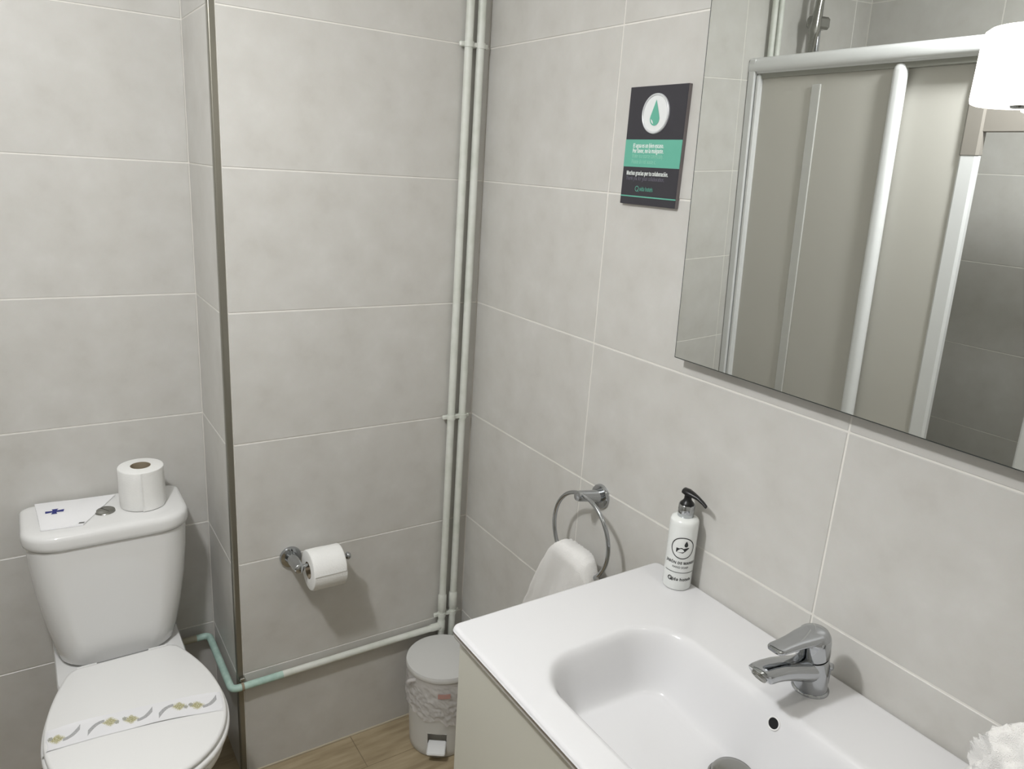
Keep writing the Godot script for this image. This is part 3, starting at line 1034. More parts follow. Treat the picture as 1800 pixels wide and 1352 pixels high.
func build_faucet() -> void:
	var b := Vector3(-0.0635, SINK_Y, 1.151)
	var t := thing("basin_faucet", "chrome single lever mixer tap standing on the washbasin rim", "faucet", b)
	var lean := Vector3(-0.17, 1.0, 0.0).normalized()
	var st := new_st()
	lathe(st, [[Vector2(0.0245, -0.002), Vector2(0.0248, 0.004), Vector2(0.0240, 0.030), Vector2(0.0240, 0.059), Vector2(0.0232, 0.0620)], [Vector2(0.0232, 0.0620), Vector2(0.0, 0.0625)]], aim(b, lean), 44)
	obj("body", st, M.chrome, t)
	st = new_st()
	lathe(st, [[Vector2(0.0275, 0.0), Vector2(0.0275, 0.0025), Vector2(0.0255, 0.0045), Vector2(0.0235, 0.0045)]], Transform3D(Basis(), b), 44)
	obj("base_ring", st, M.chrome, t)
	# spout: flattened section growing out of the body
	st = new_st()
	var rings := []
	var path := [[0.008, 0.041, 0.0215, 0.0200], [0.028, 0.044, 0.0210, 0.0190], [0.046, 0.050, 0.0200, 0.0170], [0.070, 0.0585, 0.0194, 0.0155], [0.093, 0.0655, 0.0192, 0.0146], [0.112, 0.0690, 0.0192, 0.0142], [0.126, 0.0700, 0.0190, 0.0138], [0.132, 0.0700, 0.0182, 0.0130], [0.1335, 0.0700, 0.0172, 0.0120]]
	for k in path:
		var ring := PackedVector3Array()
		for i in 28:
			var a := PI2 * i / 28
			var ca := cos(a)
			var sa := sin(a)
			var cut := clampf((k[0] - 0.09) / 0.04, 0.0, 1.0) * 0.011 * sa
			ring.append(b + Vector3(-k[0] - cut, k[1] + k[3] * signf(sa) * pow(absf(sa), 0.8), k[2] * signf(ca) * pow(absf(ca), 0.8)))
		rings.append(ring)
	loft(st, rings)
	var sp := obj("spout", st, M.chrome, t)
	st = new_st()
	lathe(st, [[Vector2(0.0118, 0.004), Vector2(0.0118, -0.0030), Vector2(0.0108, -0.0040)], [Vector2(0.0108, -0.0040), Vector2(0.0090, -0.0020), Vector2(0.0, -0.0015)]], aim(b + Vector3(-0.1315, 0.0690, 0), Vector3(0.78, 0.62, 0)), 28)
	obj("aerator", st, M.satin_steel, sp)
	# lever: cap with a flat paddle
	st = new_st()
	lathe(st, [[Vector2(0.0, 0.0642), Vector2(0.0232, 0.0642)], [Vector2(0.0232, 0.0642), Vector2(0.0246, 0.067), Vector2(0.0250, 0.0890), Vector2(0.0242, 0.0970), Vector2(0.0212, 0.1030), Vector2(0.0115, 0.1065), Vector2(0.0, 0.1075)]], aim(b, lean), 44)
	var lv := obj("lever_cap", st, M.chrome, t)
	st = new_st()
	rings = []
	for k in [[0.018, 0.0995, 0.0205, 0.0055], [0.043, 0.1000, 0.0185, 0.0058], [0.066, 0.1005, 0.0155, 0.0054], [0.086, 0.1012, 0.0142, 0.0048], [0.101, 0.1020, 0.0140, 0.0043], [0.108, 0.1022, 0.0122, 0.0037], [0.1115, 0.1022, 0.0085, 0.0022]]:
		var ring := PackedVector3Array()
		for i in 24:
			var a := PI2 * i / 24
			ring.append(b + Vector3(-k[0], k[1] + k[3] * signf(sin(a)) * pow(absf(sin(a)), 0.6), k[2] * signf(cos(a)) * pow(absf(cos(a)), 0.6)))
		rings.append(ring)
	loft(st, rings)
	obj("paddle", st, M.chrome, lv)
	st = new_st()
	tube(st, [b + Vector3(0.034, -0.001, 0.006), b + Vector3(0.034, 0.026, 0.006)], 0.0024, 12)
	lathe(st, [[Vector2(0.0, 0.0), Vector2(0.0048, 0.001), Vector2(0.0055, 0.005), Vector2(0.0045, 0.009), Vector2(0.0, 0.010)]], Transform3D(Basis(), b + Vector3(0.034, 0.024, 0.006)), 20)
	obj("popup_knob", st, M.chrome, t)

# ------------------------------------------------------------------ soap bottle
func bent_text(words: String, h: float, c: Vector3, r: float, ang: float, y: float, bold := false) -> ArrayMesh:
	var tm := text_mesh(words, h, 0.0003, bold)
	var arr := tm.get_mesh_arrays()
	var v: PackedVector3Array = arr[Mesh.ARRAY_VERTEX]
	var nn: PackedVector3Array = arr[Mesh.ARRAY_NORMAL]
	for i in v.size():
		var a := ang - v[i].x / r
		var rad := r + 0.0002 + v[i].z
		var q := v[i]
		v[i] = c + Vector3(rad * cos(a), y + q.y, rad * sin(a)) - O
		nn[i] = (Vector3(cos(a), 0, sin(a)))
	arr[Mesh.ARRAY_VERTEX] = v
	arr[Mesh.ARRAY_NORMAL] = nn
	arr[Mesh.ARRAY_TANGENT] = null
	var am := ArrayMesh.new()
	am.add_surface_from_arrays(Mesh.PRIMITIVE_TRIANGLES, arr)
	return am

func mesh_obj(called: String, mesh: Mesh, m: Material, parent: Node) -> MeshInstance3D:
	var o := MeshInstance3D.new()
	o.name = called
	o.mesh = mesh
	o.material_override = m
	parent.add_child(o, true)
	return o

# flat polygon (x right, y up) wrapped on the bottle
func bent_poly(st: SurfaceTool, poly: PackedVector2Array, c: Vector3, r: float, ang: float, y: float) -> void:
	st.set_smooth_group(0)
	var idx := Geometry2D.triangulate_polygon(poly)
	var P := func(q: Vector2) -> Vector3:
		var a := ang - q.x / r
		return c + Vector3((r + 0.0004) * cos(a), y + q.y, (r + 0.0004) * sin(a))
	for i in range(0, idx.size(), 3):
		var a := poly[idx[i]]
		var b := poly[idx[i + 1]]
		var d := poly[idx[i + 2]]
		if (b - a).cross(d - a) > 0:
			tri(st, P.call(a), P.call(b), P.call(d))
		else:
			tri(st, P.call(a), P.call(d), P.call(b))

func build_bottle() -> void:
	var c := Vector3(-0.0335, SINK_Y, 0.8365)
	var t := thing("soap_bottle", "white pump soap bottle with black pump and round hand emblem", "soap dispenser", c)
	var R := 0.0262
	var st := new_st()
	lathe(st, [[Vector2(0.0, 0.001), Vector2(0.022, 0.0), Vector2(0.0252, 0.0012), Vector2(R, 0.004), Vector2(R, 0.128), Vector2(0.0258, 0.134), Vector2(0.0235, 0.1385), Vector2(0.018, 0.1410), Vector2(0.0125, 0.1418)]], Transform3D(Basis(), c), 56)
	obj("bottle_body", st, M.bottle, t)
	st = new_st()
	lathe(st, [[Vector2(0.0135, 0.140), Vector2(0.0148, 0.141), Vector2(0.0148, 0.1635), Vector2(0.0140, 0.1645)], [Vector2(0.0140, 0.1645), Vector2(0.0, 0.1647)]], Transform3D(Basis(), c), 36)
	obj("collar", st, M.chrome, t)
	st = new_st()
	lathe(st, [[Vector2(0.0130, 0.1647), Vector2(0.0128, 0.1665), Vector2(0.0095, 0.170), Vector2(0.0068, 0.174), Vector2(0.0066, 0.182)]], Transform3D(Basis(), c), 28)
	# head and nozzle, swung to the right
	var nd := Vector3(0.10, 0, 1.0).normalized()
	var sd := Vector3.UP.cross(nd)
	var rings := []
	for k in [[-0.0110, 0.1875, 0.0050, 0.0030], [-0.0095, 0.1872, 0.0082, 0.0058], [0.0, 0.1866, 0.0098, 0.0066], [0.010, 0.1858, 0.0075, 0.0052], [0.022, 0.1835, 0.0048, 0.0040], [0.034, 0.1785, 0.0040, 0.0036], [0.0405, 0.1745, 0.0036, 0.0032]]:
		var ring := PackedVector3Array()
		for i in 20:
			var a := PI2 * i / 20
			ring.append(c + nd * k[0] + Vector3(0, k[1] + k[3] * sin(a), 0) + sd * (k[2] * cos(a)))
		rings.append(ring)
	loft(st, rings)
	obj("pump", st, M.black_plastic, t)
	# print: ring with hand and drop, words, line, logo
	var ang := Vector2(-0.66, 0.75).angle()
	var y0 := 0.0875
	st = new_st()
	st.set_smooth_group(0)
	var N := 56
	for i in N:
		var a := PI2 * i / N
		var b := PI2 * (i + 1) / N
		bent_poly(st, PackedVector2Array([Vector2(cos(a), sin(a)) * 0.0215, Vector2(cos(b), sin(b)) * 0.0215, Vector2(cos(b), sin(b)) * 0.0198, Vector2(cos(a), sin(a)) * 0.0198]), c, R, ang, y0)
	obj("emblem_ring", st, M.ink, t)
	st = new_st()
	bent_poly(st, PackedVector2Array([Vector2(-0.0115, -0.0075), Vector2(-0.0115, 0.0010), Vector2(-0.0060, 0.0005), Vector2(-0.0020, 0.0022), Vector2(0.0015, 0.0005), Vector2(0.0105, 0.0030), Vector2(0.0118, 0.0018), Vector2(0.0050, -0.0050), Vector2(0.0010, -0.0085), Vector2(-0.0050, -0.0080)]), c, R, ang, y0 - 0.001)
	var drop := PackedVector2Array()
	for i in 18:
		var a := PI2 * i / 18
		drop.append(Vector2(0.0055, 0.0075) + Vector2(0.0034 * cos(a), 0.0036 * sin(a) + (0.0042 * pow(maxf(0.0, sin(a)), 4.0))))
	bent_poly(st, drop, c, R, ang, y0 - 0.001)
	obj("hand_emblem", st, M.ink, t)
	mesh_obj("lettering", bent_text("JABÓN DE MANOS", 0.0070, c, R, ang, 0.0575, true), M.ink, t)
	mesh_obj("lettering", bent_text("HAND SOAP", 0.0056, c, R, ang, 0.0487), M.ink, t)
	st = new_st()
	for i in 24:
		var x0 := -0.030 + 0.060 * i / 24.0
		var x1 := -0.030 + 0.060 * (i + 1) / 24.0
		bent_poly(st, PackedVector2Array([Vector2(x0, 0), Vector2(x1, 0), Vector2(x1, 0.0010), Vector2(x0, 0.0010)]), c, R, ang, 0.0375)
	obj("printed_line", st, M.ink, t)
	st = new_st()
	for i in 24:
		var a := PI2 * i / 24
		var b := PI2 * (i + 1) / 24
		var o := Vector2(-0.0165, 0)
		bent_poly(st, PackedVector2Array([o + Vector2(cos(a), sin(a)) * 0.0046, o + Vector2(cos(b), sin(b)) * 0.0046, o + Vector2(cos(b), sin(b)) * 0.0028, o + Vector2(cos(a), sin(a)) * 0.0028]), c, R, ang, 0.0245)
	bent_poly(st, PackedVector2Array([Vector2(-0.0160, -0.0010), Vector2(-0.0118, -0.0050), Vector2(-0.0106, -0.0040), Vector2(-0.0150, 0.0)]), c, R, ang, 0.0245)
	obj("logo_mark", st, M.ink, t)
	mesh_obj("lettering", bent_text("vida hotels", 0.0078, c, R, ang - 0.16, 0.0240, true), M.ink, t)

# ------------------------------------------------------------------ towel ring
func build_towel() -> void:
	var rc := Vector3(-0.060, 0.840, 0.579)
	var pc := Vector3(0.0, 0.915, 0.567)
	var t := thing("towel_ring", "chrome towel ring on the tiled wall beside the washbasin", "towel ring", pc)
	var st := new_st()
	lathe(st, [[Vector2(0.0265, 0.0), Vector2(0.0265, 0.005), Vector2(0.0245, 0.008)], [Vector2(0.0245, 0.008), Vector2(0.0, 0.0095)]], aim(pc, Vector3(-1, 0, 0)), 40)
	obj("wall_plate", st, M.chrome, t)
	st = new_st()
	lathe(st, [[Vector2(0.0155, 0.006), Vector2(0.0125, 0.030), Vector2(0.0115, 0.066), Vector2(0.0100, 0.071)], [Vector2(0.0100, 0.071), Vector2(0.0, 0.072)]], aim(pc, Vector3(-1, 0.20, 0.02)), 32)
	obj("arm", st, M.chrome, t)
	st = new_st()
	var pts := []
	for i in 72:
		var a := PI2 * i / 72
		pts.append(rc + Vector3(0, 0.0925 * cos(a), 0.0925 * sin(a)))
	tube(st, pts, 0.0046, 14, true)
	obj("ring", st, M.chrome, t)
	# towel folded through the ring
	t = thing("hand_towel", "white hand towel folded through the chrome towel ring", "towel", Vector3(-0.06, 0.56, 0.55))
	var n := FastNoiseLite.new()
	n.seed = 9
	n.frequency = 9.0
	n.fractal_octaves = 3
	st = new_st()
	st.set_smooth_group(0)
	var NU := 40
	var NV := 90
	var P := func(i: int, j: int) -> Vector3:
		var u := float(i) / NU
		var v := float(j) / NV
		# v: 0 back hem, 0.5 fold over the ring, 1 front hem
		var s := absf(v - 0.5) * 2.0
		var front := 1.0 if v > 0.5 else -1.0
		var peak := 0.812 - 0.05 * pow(absf(u - 0.45) * 2.0, 5.0)
		var y := peak - 0.255 * maxf(0.0, s - 0.09) / 0.91
		y -= 0.010 * pow(minf(1.0, s / 0.09), 2.0)
		var spread := clampf((s - 0.05) / 0.65, 0.0, 1.0)
		var z0 := lerpf(0.512, 0.428, pow(spread, 0.75))
		var z1 := lerpf(0.648, 0.668, spread)
		var z := lerpf(z0, z1, u)
		var thick := 0.032 * sqrt(minf(1.0, s / 0.14)) * (0.45 + 0.55 * sin(PI * clampf(u * 0.86 + 0.07, 0, 1)))
		var x := -0.061 + (-front) * thick * (1.0 if front > 0 else 0.75)
		x += 0.007 * n.get_noise_2d(u * 0.9 + 3.0 * front, v * 0.5) * spread
		x -= front * 0.009 * sin(u * 10.0 + s * 2.5) * spread
		y += 0.004 * n.get_noise_2d(u * 2.0, v + 5.0)
		return Vector3(x, y, z)
	for i in NU:
		for j in NV:
			quad(st, P.call(i, j), P.call(i + 1, j), P.call(i + 1, j + 1), P.call(i, j + 1))
	for side in [0, NU]:
		for j in NV / 2:
			var a: Vector3 = P.call(side, j)
			var b: Vector3 = P.call(side, j + 1)
			var c: Vector3 = P.call(side, NV - j - 1)
			var d: Vector3 = P.call(side, NV - j)
			quad(st, a, b, c, d)
	obj("cloth", st, M.towel, t)

# crumpled towel on the far end of the basin deck
func build_crumpled() -> void:
	var c := Vector3(-0.054, SINK_Y, 1.455)
	var t := thing("crumpled_towel", "crumpled fluffy white face towel lying on the washbasin beside the wall", "towel", c)
	var n := FastNoiseLite.new()
	n.seed = 15
	n.frequency = 0.95
	n.fractal_octaves = 2
	var st := new_st()
	st.set_smooth_group(0)
	var NA := 84
	var NB := 48
	var P := func(i: int, j: int) -> Vector3:
		var a := PI2 * (i % NA) / NA
		var b := -PI / 2 + PI * j / NB
		var d := Vector3(cos(b) * cos(a), sin(b), cos(b) * sin(a))
		var k := 1.0 + 0.30 * (1.0 - 2.2 * absf(n.get_noise_3d(d.x * 1.3, d.y * 1.3, d.z * 1.3))) + 0.05 * n.get_noise_3d(d.x * 5, d.y * 5, d.z * 5)
		var q := Vector3(d.x * 0.038, d.y * 0.066, d.z * 0.068) * k
		q.y = maxf(q.y + 0.052, 0.0012)
		q.x = minf(q.x, 0.048)
		return c + q
	for i in NA:
		for j in NB:
			quad(st, P.call(i, j), P.call(i, j + 1), P.call(i + 1, j + 1), P.call(i + 1, j))
	obj("cloth", st, M.towel, t)

# ------------------------------------------------------------------ sign
func sign_poly(st: SurfaceTool, poly: PackedVector2Array, c: Vector3, x: float) -> void:
	st.set_smooth_group(-1)
	var idx := Geometry2D.triangulate_polygon(poly)
	for i in range(0, idx.size(), 3):
		var v := []
		for k in 3:
			var q := poly[idx[i + k]]
			v.append(Vector3(x, c.y + q.y, c.z + q.x))
		face(st, v, Vector3(x + 1.0, c.y, c.z))

func sign_text(words: String, h: float, left: float, y: float, m: Material, parent: Node3D, c: Vector3, bold: bool, width: float) -> void:
	var tm := text_mesh(words, h, 0.0003, bold)
	var o := mesh_obj("lettering", tm, m, parent)
	var bb := tm.get_aabb()
	var s := width / bb.size.x
	o.transform = Transform3D(Basis(Vector3(0, 0, s), Vector3(0, 1, 0), Vector3(-1, 0, 0)), Vector3(-0.0093, c.y + y - (bb.position.y + bb.size.y / 2), c.z + left - bb.position.x * s) - O)

func build_sign() -> void:
	var c := Vector3(0.0, 1.638, 0.6165)
	var t := thing("water_notice", "black and green notice panel with a water drop beside the mirror", "sign", c)
	box("panel_core", Vector3(-0.0082, c.y - 0.106, c.z - 0.075), Vector3(0.0, c.y + 0.106, c.z + 0.075), M.sign_core, t, 0.0006)
	box("dark_face", Vector3(-0.0088, c.y - 0.1058, c.z - 0.0748), Vector3(-0.0080, c.y + 0.1058, c.z + 0.0748), M.sign_dark, t, 0.0003)
	box("green_band", Vector3(-0.0091, c.y - 0.0370, c.z - 0.0748), Vector3(-0.0082, c.y + 0.0125, c.z + 0.0748), M.sign_green, t, 0.0001)
	box("green_line", Vector3(-0.0091, c.y - 0.0921, c.z - 0.0748), Vector3(-0.0082, c.y - 0.0898, c.z + 0.0748), M.sign_green, t, 0.0001)
	# round raised emblem with a drop
	var e := Vector3(-0.0088, c.y + 0.0575, c.z - 0.0005)
	var st := new_st()
	lathe(st, [[Vector2(0.0355, -0.0005), Vector2(0.0350, 0.0022), Vector2(0.0335, 0.0032), Vector2(0.0318, 0.0026), Vector2(0.0312, 0.0012)]], aim(e, Vector3(-1, 0, 0)), 56)
	var eb := obj("emblem_rim", st, M.sign_ring, t)
	st = new_st()
	lathe(st, [[Vector2(0.0320, 0.0012), Vector2(0.0, 0.0014)]], aim(e, Vector3(-1, 0, 0)), 56)
	obj("emblem_disc", st, M.sign_white, eb)
	var drop := PackedVector2Array()
	for i in 40:
		var a := PI2 * i / 40
		var yy := 0.0125 * sin(a) - 0.0085
		var top := maxf(0.0, sin(a))
		drop.append(Vector2(0.0125 * cos(a) * (1.0 - 0.75 * pow(top, 1.6)), yy + 0.0195 * pow(top, 1.7)))
	st = new_st()
	sign_poly(st, drop, e, e.x - 0.0018)
	obj("drop", st, M.sign_green, eb)
	var cres := PackedVector2Array()
	for i in 12:
		var a := PI * 1.02 + 1.25 * i / 11.0
		cres.append(Vector2(cos(a), sin(a)) * 0.0097 + Vector2(0, -0.0085))
	for i in 12:
		var a := PI * 1.02 + 1.25 * (11 - i) / 11.0
		cres.append(Vector2(cos(a), sin(a)) * lerpf(0.0097, 0.0068, sin(PI * (11 - i) / 11.0)) + Vector2(0.0002, -0.0083))
	st = new_st()
	sign_poly(st, cres, e, e.x - 0.0020)
	obj("drop_crescent_print", st, M.sign_white, eb)
	sign_text("El agua es un bien escaso.", 0.0105, -0.052, 0.0005, M.text_white, t, c, true, 0.082)
	sign_text("Por favor, no la malgaste.", 0.0105, -0.052, -0.0088, M.text_white, t, c, true, 0.083)
	sign_text("Water is a scarce commodity.", 0.0100, -0.052, -0.0180, M.text_pale_green, t, c, false, 0.084)
	sign_text("Please do not waste it.", 0.0100, -0.052, -0.0270, M.text_pale_green, t, c, false, 0.066)
	sign_text("Muchas gracias por tu colaboración.", 0.0105, -0.0630, -0.0492, M.text_white, t, c, true, 0.112)
	sign_text("Thank you for your collaboration.", 0.0098, -0.0630, -0.0585, M.text_grey, t, c, false, 0.104)
	st = new_st()
	for i in 28:
		var a := PI2 * i / 28
		var b := PI2 * (i + 1) / 28
		var o := Vector2(-0.030, -0.0765)
		sign_poly(st, PackedVector2Array([o + Vector2(cos(a), sin(a)) * 0.0052, o + Vector2(cos(b), sin(b)) * 0.0052, o + Vector2(cos(b), sin(b)) * 0.0040, o + Vector2(cos(a), sin(a)) * 0.0040]), c, -0.0092)
	sign_poly(st, PackedVector2Array([Vector2(-0.029, -0.0785), Vector2(-0.0250, -0.0825), Vector2(-0.0242, -0.0817), Vector2(-0.0282, -0.0777)]), c, -0.0092)
	obj("logo_mark", st, M.sign_green, t)
	sign_text("vida hotels", 0.0105, -0.0225, -0.0765, M.sign_green, t, c, false, 0.036)

# ------------------------------------------------------------------ mirror
func build_mirror() -> void:
	var tilt := deg_to_rad(1.78)
	var zl := 0.756
	var zr := 1.558
	var y0 := 1.2735
	var hgt := 0.78
	var t := thing("wall_mirror", "frameless rectangular mirror leaning slightly from the tiled wall above basin", "mirror", Vector3(-0.028, y0, (zl + zr) / 2))
	# local frame: up axis leans into the room
	var up := Vector3(-sin(tilt), cos(tilt), 0)
	var nrm := Vector3(-cos(tilt), -sin(tilt), 0)
	var b := Basis(Vector3(0, 0, 1), up, nrm)
	var base := Vector3(-0.0295, y0, (zl + zr) / 2)
	var st := new_st()
	bev(st, base + up * hgt / 2 - nrm * 0.003, Vector3(zr - zl, hgt, 0.006), 0.0006, b)
	obj("edge", st, M.mirror_edge, t)
	st = new_st()
	st.set_smooth_group(-1)
	var hw := (zr - zl) / 2 - 0.0022
	var f := base + nrm * 0.0002
	quad(st, f + up * 0.0018 - Vector3(0, 0, hw), f + up * 0.0018 + Vector3(0, 0, hw), f + up * (hgt - 0.001) + Vector3(0, 0, hw), f + up * (hgt - 0.001) - Vector3(0, 0, hw))
	obj("silvered_glass", st, M.mirror, t)
	# hanging frame behind, standing off the wall
	box("backing_frame", Vector3(-0.0235, y0 + 0.06, zl + 0.07), Vector3(-0.0002, y0 + 0.60, zr - 0.07), M.backing, t, 0.001)

# ------------------------------------------------------------------ shower
func build_shower() -> void:
	var z0 := BACK
	var ze := 1.16
	var t := thing("shower_enclosure", "white framed sliding shower enclosure with frosted panels, seen in mirror", "shower enclosure", Vector3(-1.365, 0, 0.45))
	# top rail: rounded section, swept along z
	var st := new_st()
	var rings := []
	for z in [z0 + 0.001, ze + 0.03]:
		var r := PackedVector3Array()
		for q in [[-1.398, 1.878], [-1.340, 1.878], [-1.3395, 1.884], [-1.3300, 1.886], [-1.3285, 1.902], [-1.3315, 1.917], [-1.3400, 1.928], [-1.352, 1.932], [-1.385, 1.932], [-1.396, 1.926], [-1.3995, 1.912]]:
			r.append(Vector3(q[0], q[1], z))
		rings.append(r)
	loft(st, rings, true, true, 0)
	obj("top_rail", st, M.white_aluminium, t)
	box("track", Vector3(-1.392, 1.862, z0 + 0.03), Vector3(-1.345, 1.8785, ze), M.seal, t, 0.001)
	box("bottom_rail", Vector3(-1.398, 0.070, z0 + 0.001), Vector3(-1.332, 0.105, ze + 0.03), M.white_aluminium, t, 0.004)
	# jamb on the wall: profile with a raised bead
	box("jamb", Vector3(-1.400, 0.07, z0 + 0.001), Vector3(-1.330, 1.925, z0 + 0.030), M.white_aluminium, t, 0.003)
	st = new_st()
	bev(st, Vector3(-1.352, 0.985, z0 + 0.040), Vector3(0.030, 1.78, 0.020), 0.006)
	obj("jamb_bead", st, M.white_aluminium, t)
	box("seal_strip", Vector3(-1.372, 0.10, z0 + 0.030), Vector3(-1.366, 1.862, z0 + 0.048), M.seal, t, 0.001)
	# outer (near) panel from the jamb to the bright stile, inner panel behind it
	box("pane", Vector3(-1.359, 0.108, z0 + 0.048), Vector3(-1.354, 1.862, 0.278), M.frosted, t, 0.0005)
	st = new_st()
	rings = []
	for k in [[0.106, 0.9], [1.855, 0.9], [1.866, 0.82], [1.873, 0.6], [1.876, 0.25]]:
		rings.append(rr(-1.352, 0.292, 0.019 * k[1] / 0.9, 0.0205 * k[1] / 0.9, [0.017, 0.017, 0.017, 0.017], k[0], 6))
	loft(st, rings)
	obj("stile", st, M.white_aluminium, t)
	box("pane", Vector3(-1.3865, 0.108, 0.020), Vector3(-1.3815, 1.862, 0.498), M.frosted, t, 0.0005)
	box("stile", Vector3(-1.3535, 0.106, -0.010), Vector3(-1.3475, 1.832, 0.024), M.glass_dimmed_stile, t, 0.002)  # added copy of the inner stile before the pane, coloured as dimmed by glass
	box("stile", Vector3(-1.396, 0.106, -0.020), Vector3(-1.372, 1.862, 0.018), M.white_aluminium, t, 0.006)
	box("stile", Vector3(-1.398, 0.106, 0.496), Vector3(-1.370, 1.862, 0.548), M.white_aluminium, t, 0.007)
	# cross bar over the entrance
	box("crossbar", Vector3(-1.394, 1.680, 0.545), Vector3(-1.374, 1.752, 0.818), M.grey_shade_aluminium, t, 0.003)
	box("stile_shade_sleeve", Vector3(-1.3995, 1.612, 0.4945), Vector3(-1.3685, 1.861, 0.5495), M.grey_shade_aluminium, t, 0.007)  # added grey shell: paints the top rail's shade on the upper stile
	# entrance, then the far fixed part and the return panel
	box("stile", Vector3(-1.394, 0.106, 0.815), Vector3(-1.356, 1.878, 0.855), M.white_aluminium, t, 0.006)
	box("pane", Vector3(-1.3775, 0.108, 0.855), Vector3(-1.3725, 1.878, ze - 0.005), M.frosted, t, 0.0005)
	box("corner_post", Vector3(-1.398, 0.07, ze - 0.005), Vector3(-1.345, 1.93, ze + 0.035), M.white_aluminium, t, 0.006)
	box("pane", Vector3(FAR_X + 0.002, 0.108, ze + 0.012), Vector3(-1.398, 1.90, ze + 0.017), M.frosted, t, 0.0005)
	# tray
	t = thing("shower_tray", "white shower tray under the framed shower enclosure", "shower tray", Vector3(-1.67, 0, 0.45))
	st = new_st()
	var hx := (-1.33 - FAR_X - 0.002) / 2
	var hz := (ze + 0.04 - BACK - 0.002) / 2
	var tc := Vector2((-1.33 + FAR_X + 0.002) / 2, (ze + 0.04 + BACK + 0.002) / 2)
	rings = []
	for k in [[0.0, 0.0], [0.060, 0.0], [0.068, 0.003], [0.070, 0.010], [0.070, 0.070], [0.064, 0.078], [0.040, 0.095]]:
		rings.append(rr(tc.x, tc.y, hx - k[1], hz - k[1], [0.02, 0.02, 0.02, 0.02], k[0], 5))
	loft(st, rings)
	obj("tray", st, M.acrylic_tray, t)
	# riser set on the recess wall inside the shower
	var wz := BACK
	t = thing("shower_set", "chrome shower riser with handset and bar mixer inside the shower", "shower", Vector3(-1.615, 1.17, wz))
	var bz := wz + 0.055
	st = new_st()
	tube(st, [Vector3(-1.617, 1.19, bz), Vector3(-1.617, 2.30, bz)], 0.0105, 18)
	obj("riser_bar", st, M.chrome, t)
	for y in [1.42, 1.775, 2.28]:
		st = new_st()
		lathe(st, [[Vector2(0.022, 0.0), Vector2(0.022, 0.008), Vector2(0.012, 0.012), Vector2(0.011, 0.055)]], aim(Vector3(-1.617, y, wz), Vector3(0, 0, 1)), 24)
		obj("wall_bracket", st, M.chrome, t)
	st = new_st()
	bev(st, Vector3(-1.598, 2.058, bz + 0.012), Vector3(0.092, 0.042, 0.040), 0.008)
	obj("slider", st, M.satin_steel, t)
	st = new_st()
	lathe(st, [[Vector2(0.0, -0.16), Vector2(0.010, -0.158), Vector2(0.011, -0.10), Vector2(0.0155, -0.02), Vector2(0.021, 0.0), Vector2(0.018, 0.03), Vector2(0.014, 0.08), Vector2(0.016, 0.14)]], aim(Vector3(-1.568, 2.03, bz + 0.022), Vector3(0.0, 1, 0.10)), 24)
	obj("handset_handle", st, M.satin_steel, t)
	st = new_st()
	lathe(st, [[Vector2(0.0, 0.022), Vector2(0.03, 0.020), Vector2(0.052, 0.010), Vector2(0.055, 0.0)], [Vector2(0.055, 0.0), Vector2(0.050, -0.004), Vector2(0.0, -0.004)]], aim(Vector3(-1.568, 2.205, bz + 0.062), Vector3(0.1, 0.55, -0.8)), 36)
	obj("handset_head", st, M.chrome, t)
	st = new_st()
	var hose := []
	for i in 41:
		var u := i / 40.0
		hose.append(Vector3(lerpf(-1.568, -1.50, u) + 0.10 * sin(PI * u), 1.87 - 1.30 * sin(PI * pow(u, 0.8)) * 0.55 - 0.72 * u, bz + 0.006 + 0.01 * sin(PI * u)))
	tube(st, hose, 0.0065, 12)
	obj("hose", st, M.satin_steel, t)
	st = new_st()
	tube(st, [Vector3(-1.44, 1.172, bz + 0.005), Vector3(-1.70, 1.172, bz + 0.005)], 0.0215, 24)
	obj("mixer_bar", st, M.chrome, t)
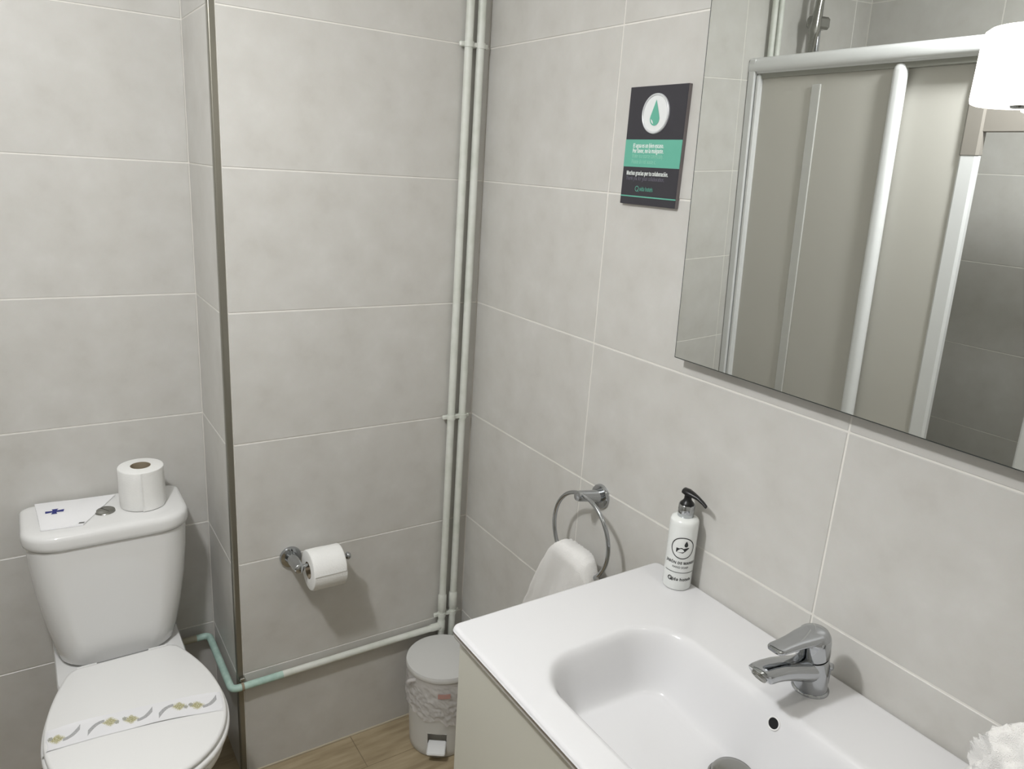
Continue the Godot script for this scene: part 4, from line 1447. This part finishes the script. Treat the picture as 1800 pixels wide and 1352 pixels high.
	for x in [-1.425, -1.715]:
		st = new_st()
		lathe(st, [[Vector2(0.0, -0.018), Vector2(0.022, -0.018), Vector2(0.0235, -0.012), Vector2(0.0235, 0.012), Vector2(0.022, 0.018), Vector2(0.0, 0.018)]], aim(Vector3(x, 1.172, bz + 0.005), Vector3(1, 0, 0)), 24)
		obj("knob", st, M.satin_steel, t)
	for x in [-1.495, -1.645]:
		st = new_st()
		lathe(st, [[Vector2(0.032, 0.0), Vector2(0.031, 0.008), Vector2(0.016, 0.012), Vector2(0.015, 0.045)]], aim(Vector3(x, 1.172, wz), Vector3(0, 0, 1)), 24)
		obj("union", st, M.chrome, t)
	# pipes rising in the shower, next to the jamb
	t = thing("riser_pipes", "pair of white painted pipes behind the shower jamb, seen in mirror", "pipes", Vector3(-1.42, 0.07, BACK + 0.022))
	for x in [-1.4120, -1.4450]:
		st = new_st()
		tube(st, [Vector3(x - 0.012, 0.07, BACK + 0.022), Vector3(x, 1.95, BACK + 0.022), Vector3(x, ROOM_H, BACK + 0.022)], 0.0105, 18)
		obj("pipe", st, M.pipe_white, t)

const LAMP_COLOR := Color(0.978, 0.980, 0.988)
const E_CEIL := 1.58
const E_MIRROR := 0.05

func _ready() -> void:
	rng.seed = 11
	# camera, surroundings, exposure
	var cam := Camera3D.new()
	cam.name = "camera"
	cam.position = Vector3(-1.00906, 1.58303, 1.69261)
	cam.rotation_order = EULER_ORDER_YXZ
	cam.rotation_degrees = Vector3(-16.04305, -33.91404, 3.72331)
	cam.fov = rad_to_deg(2.0 * atan(676.0 / 1316.55))
	cam.near = 0.02
	cam.far = 20.0
	cam.current = true
	add_child(cam)
	var env := Environment.new()
	env.background_mode = Environment.BG_COLOR
	env.background_color = Color.BLACK
	env.tonemap_mode = Environment.TONE_MAPPER_LINEAR
	env.tonemap_exposure = 1.0
	env.sdfgi_enabled = true
	env.ssao_enabled = true
	env.ssil_enabled = true
	var we := WorldEnvironment.new()
	we.name = "world"
	we.environment = env
	add_child(we)
	make_materials()
	build_room()
	build_lamps()
	build_vanity()
	build_mirror()
	build_toilet()
	build_shower()
	build_pipes()
	build_bin()
	build_faucet()
	build_sign()
	build_holder()
	build_towel()
	build_bottle()
	build_crumpled()
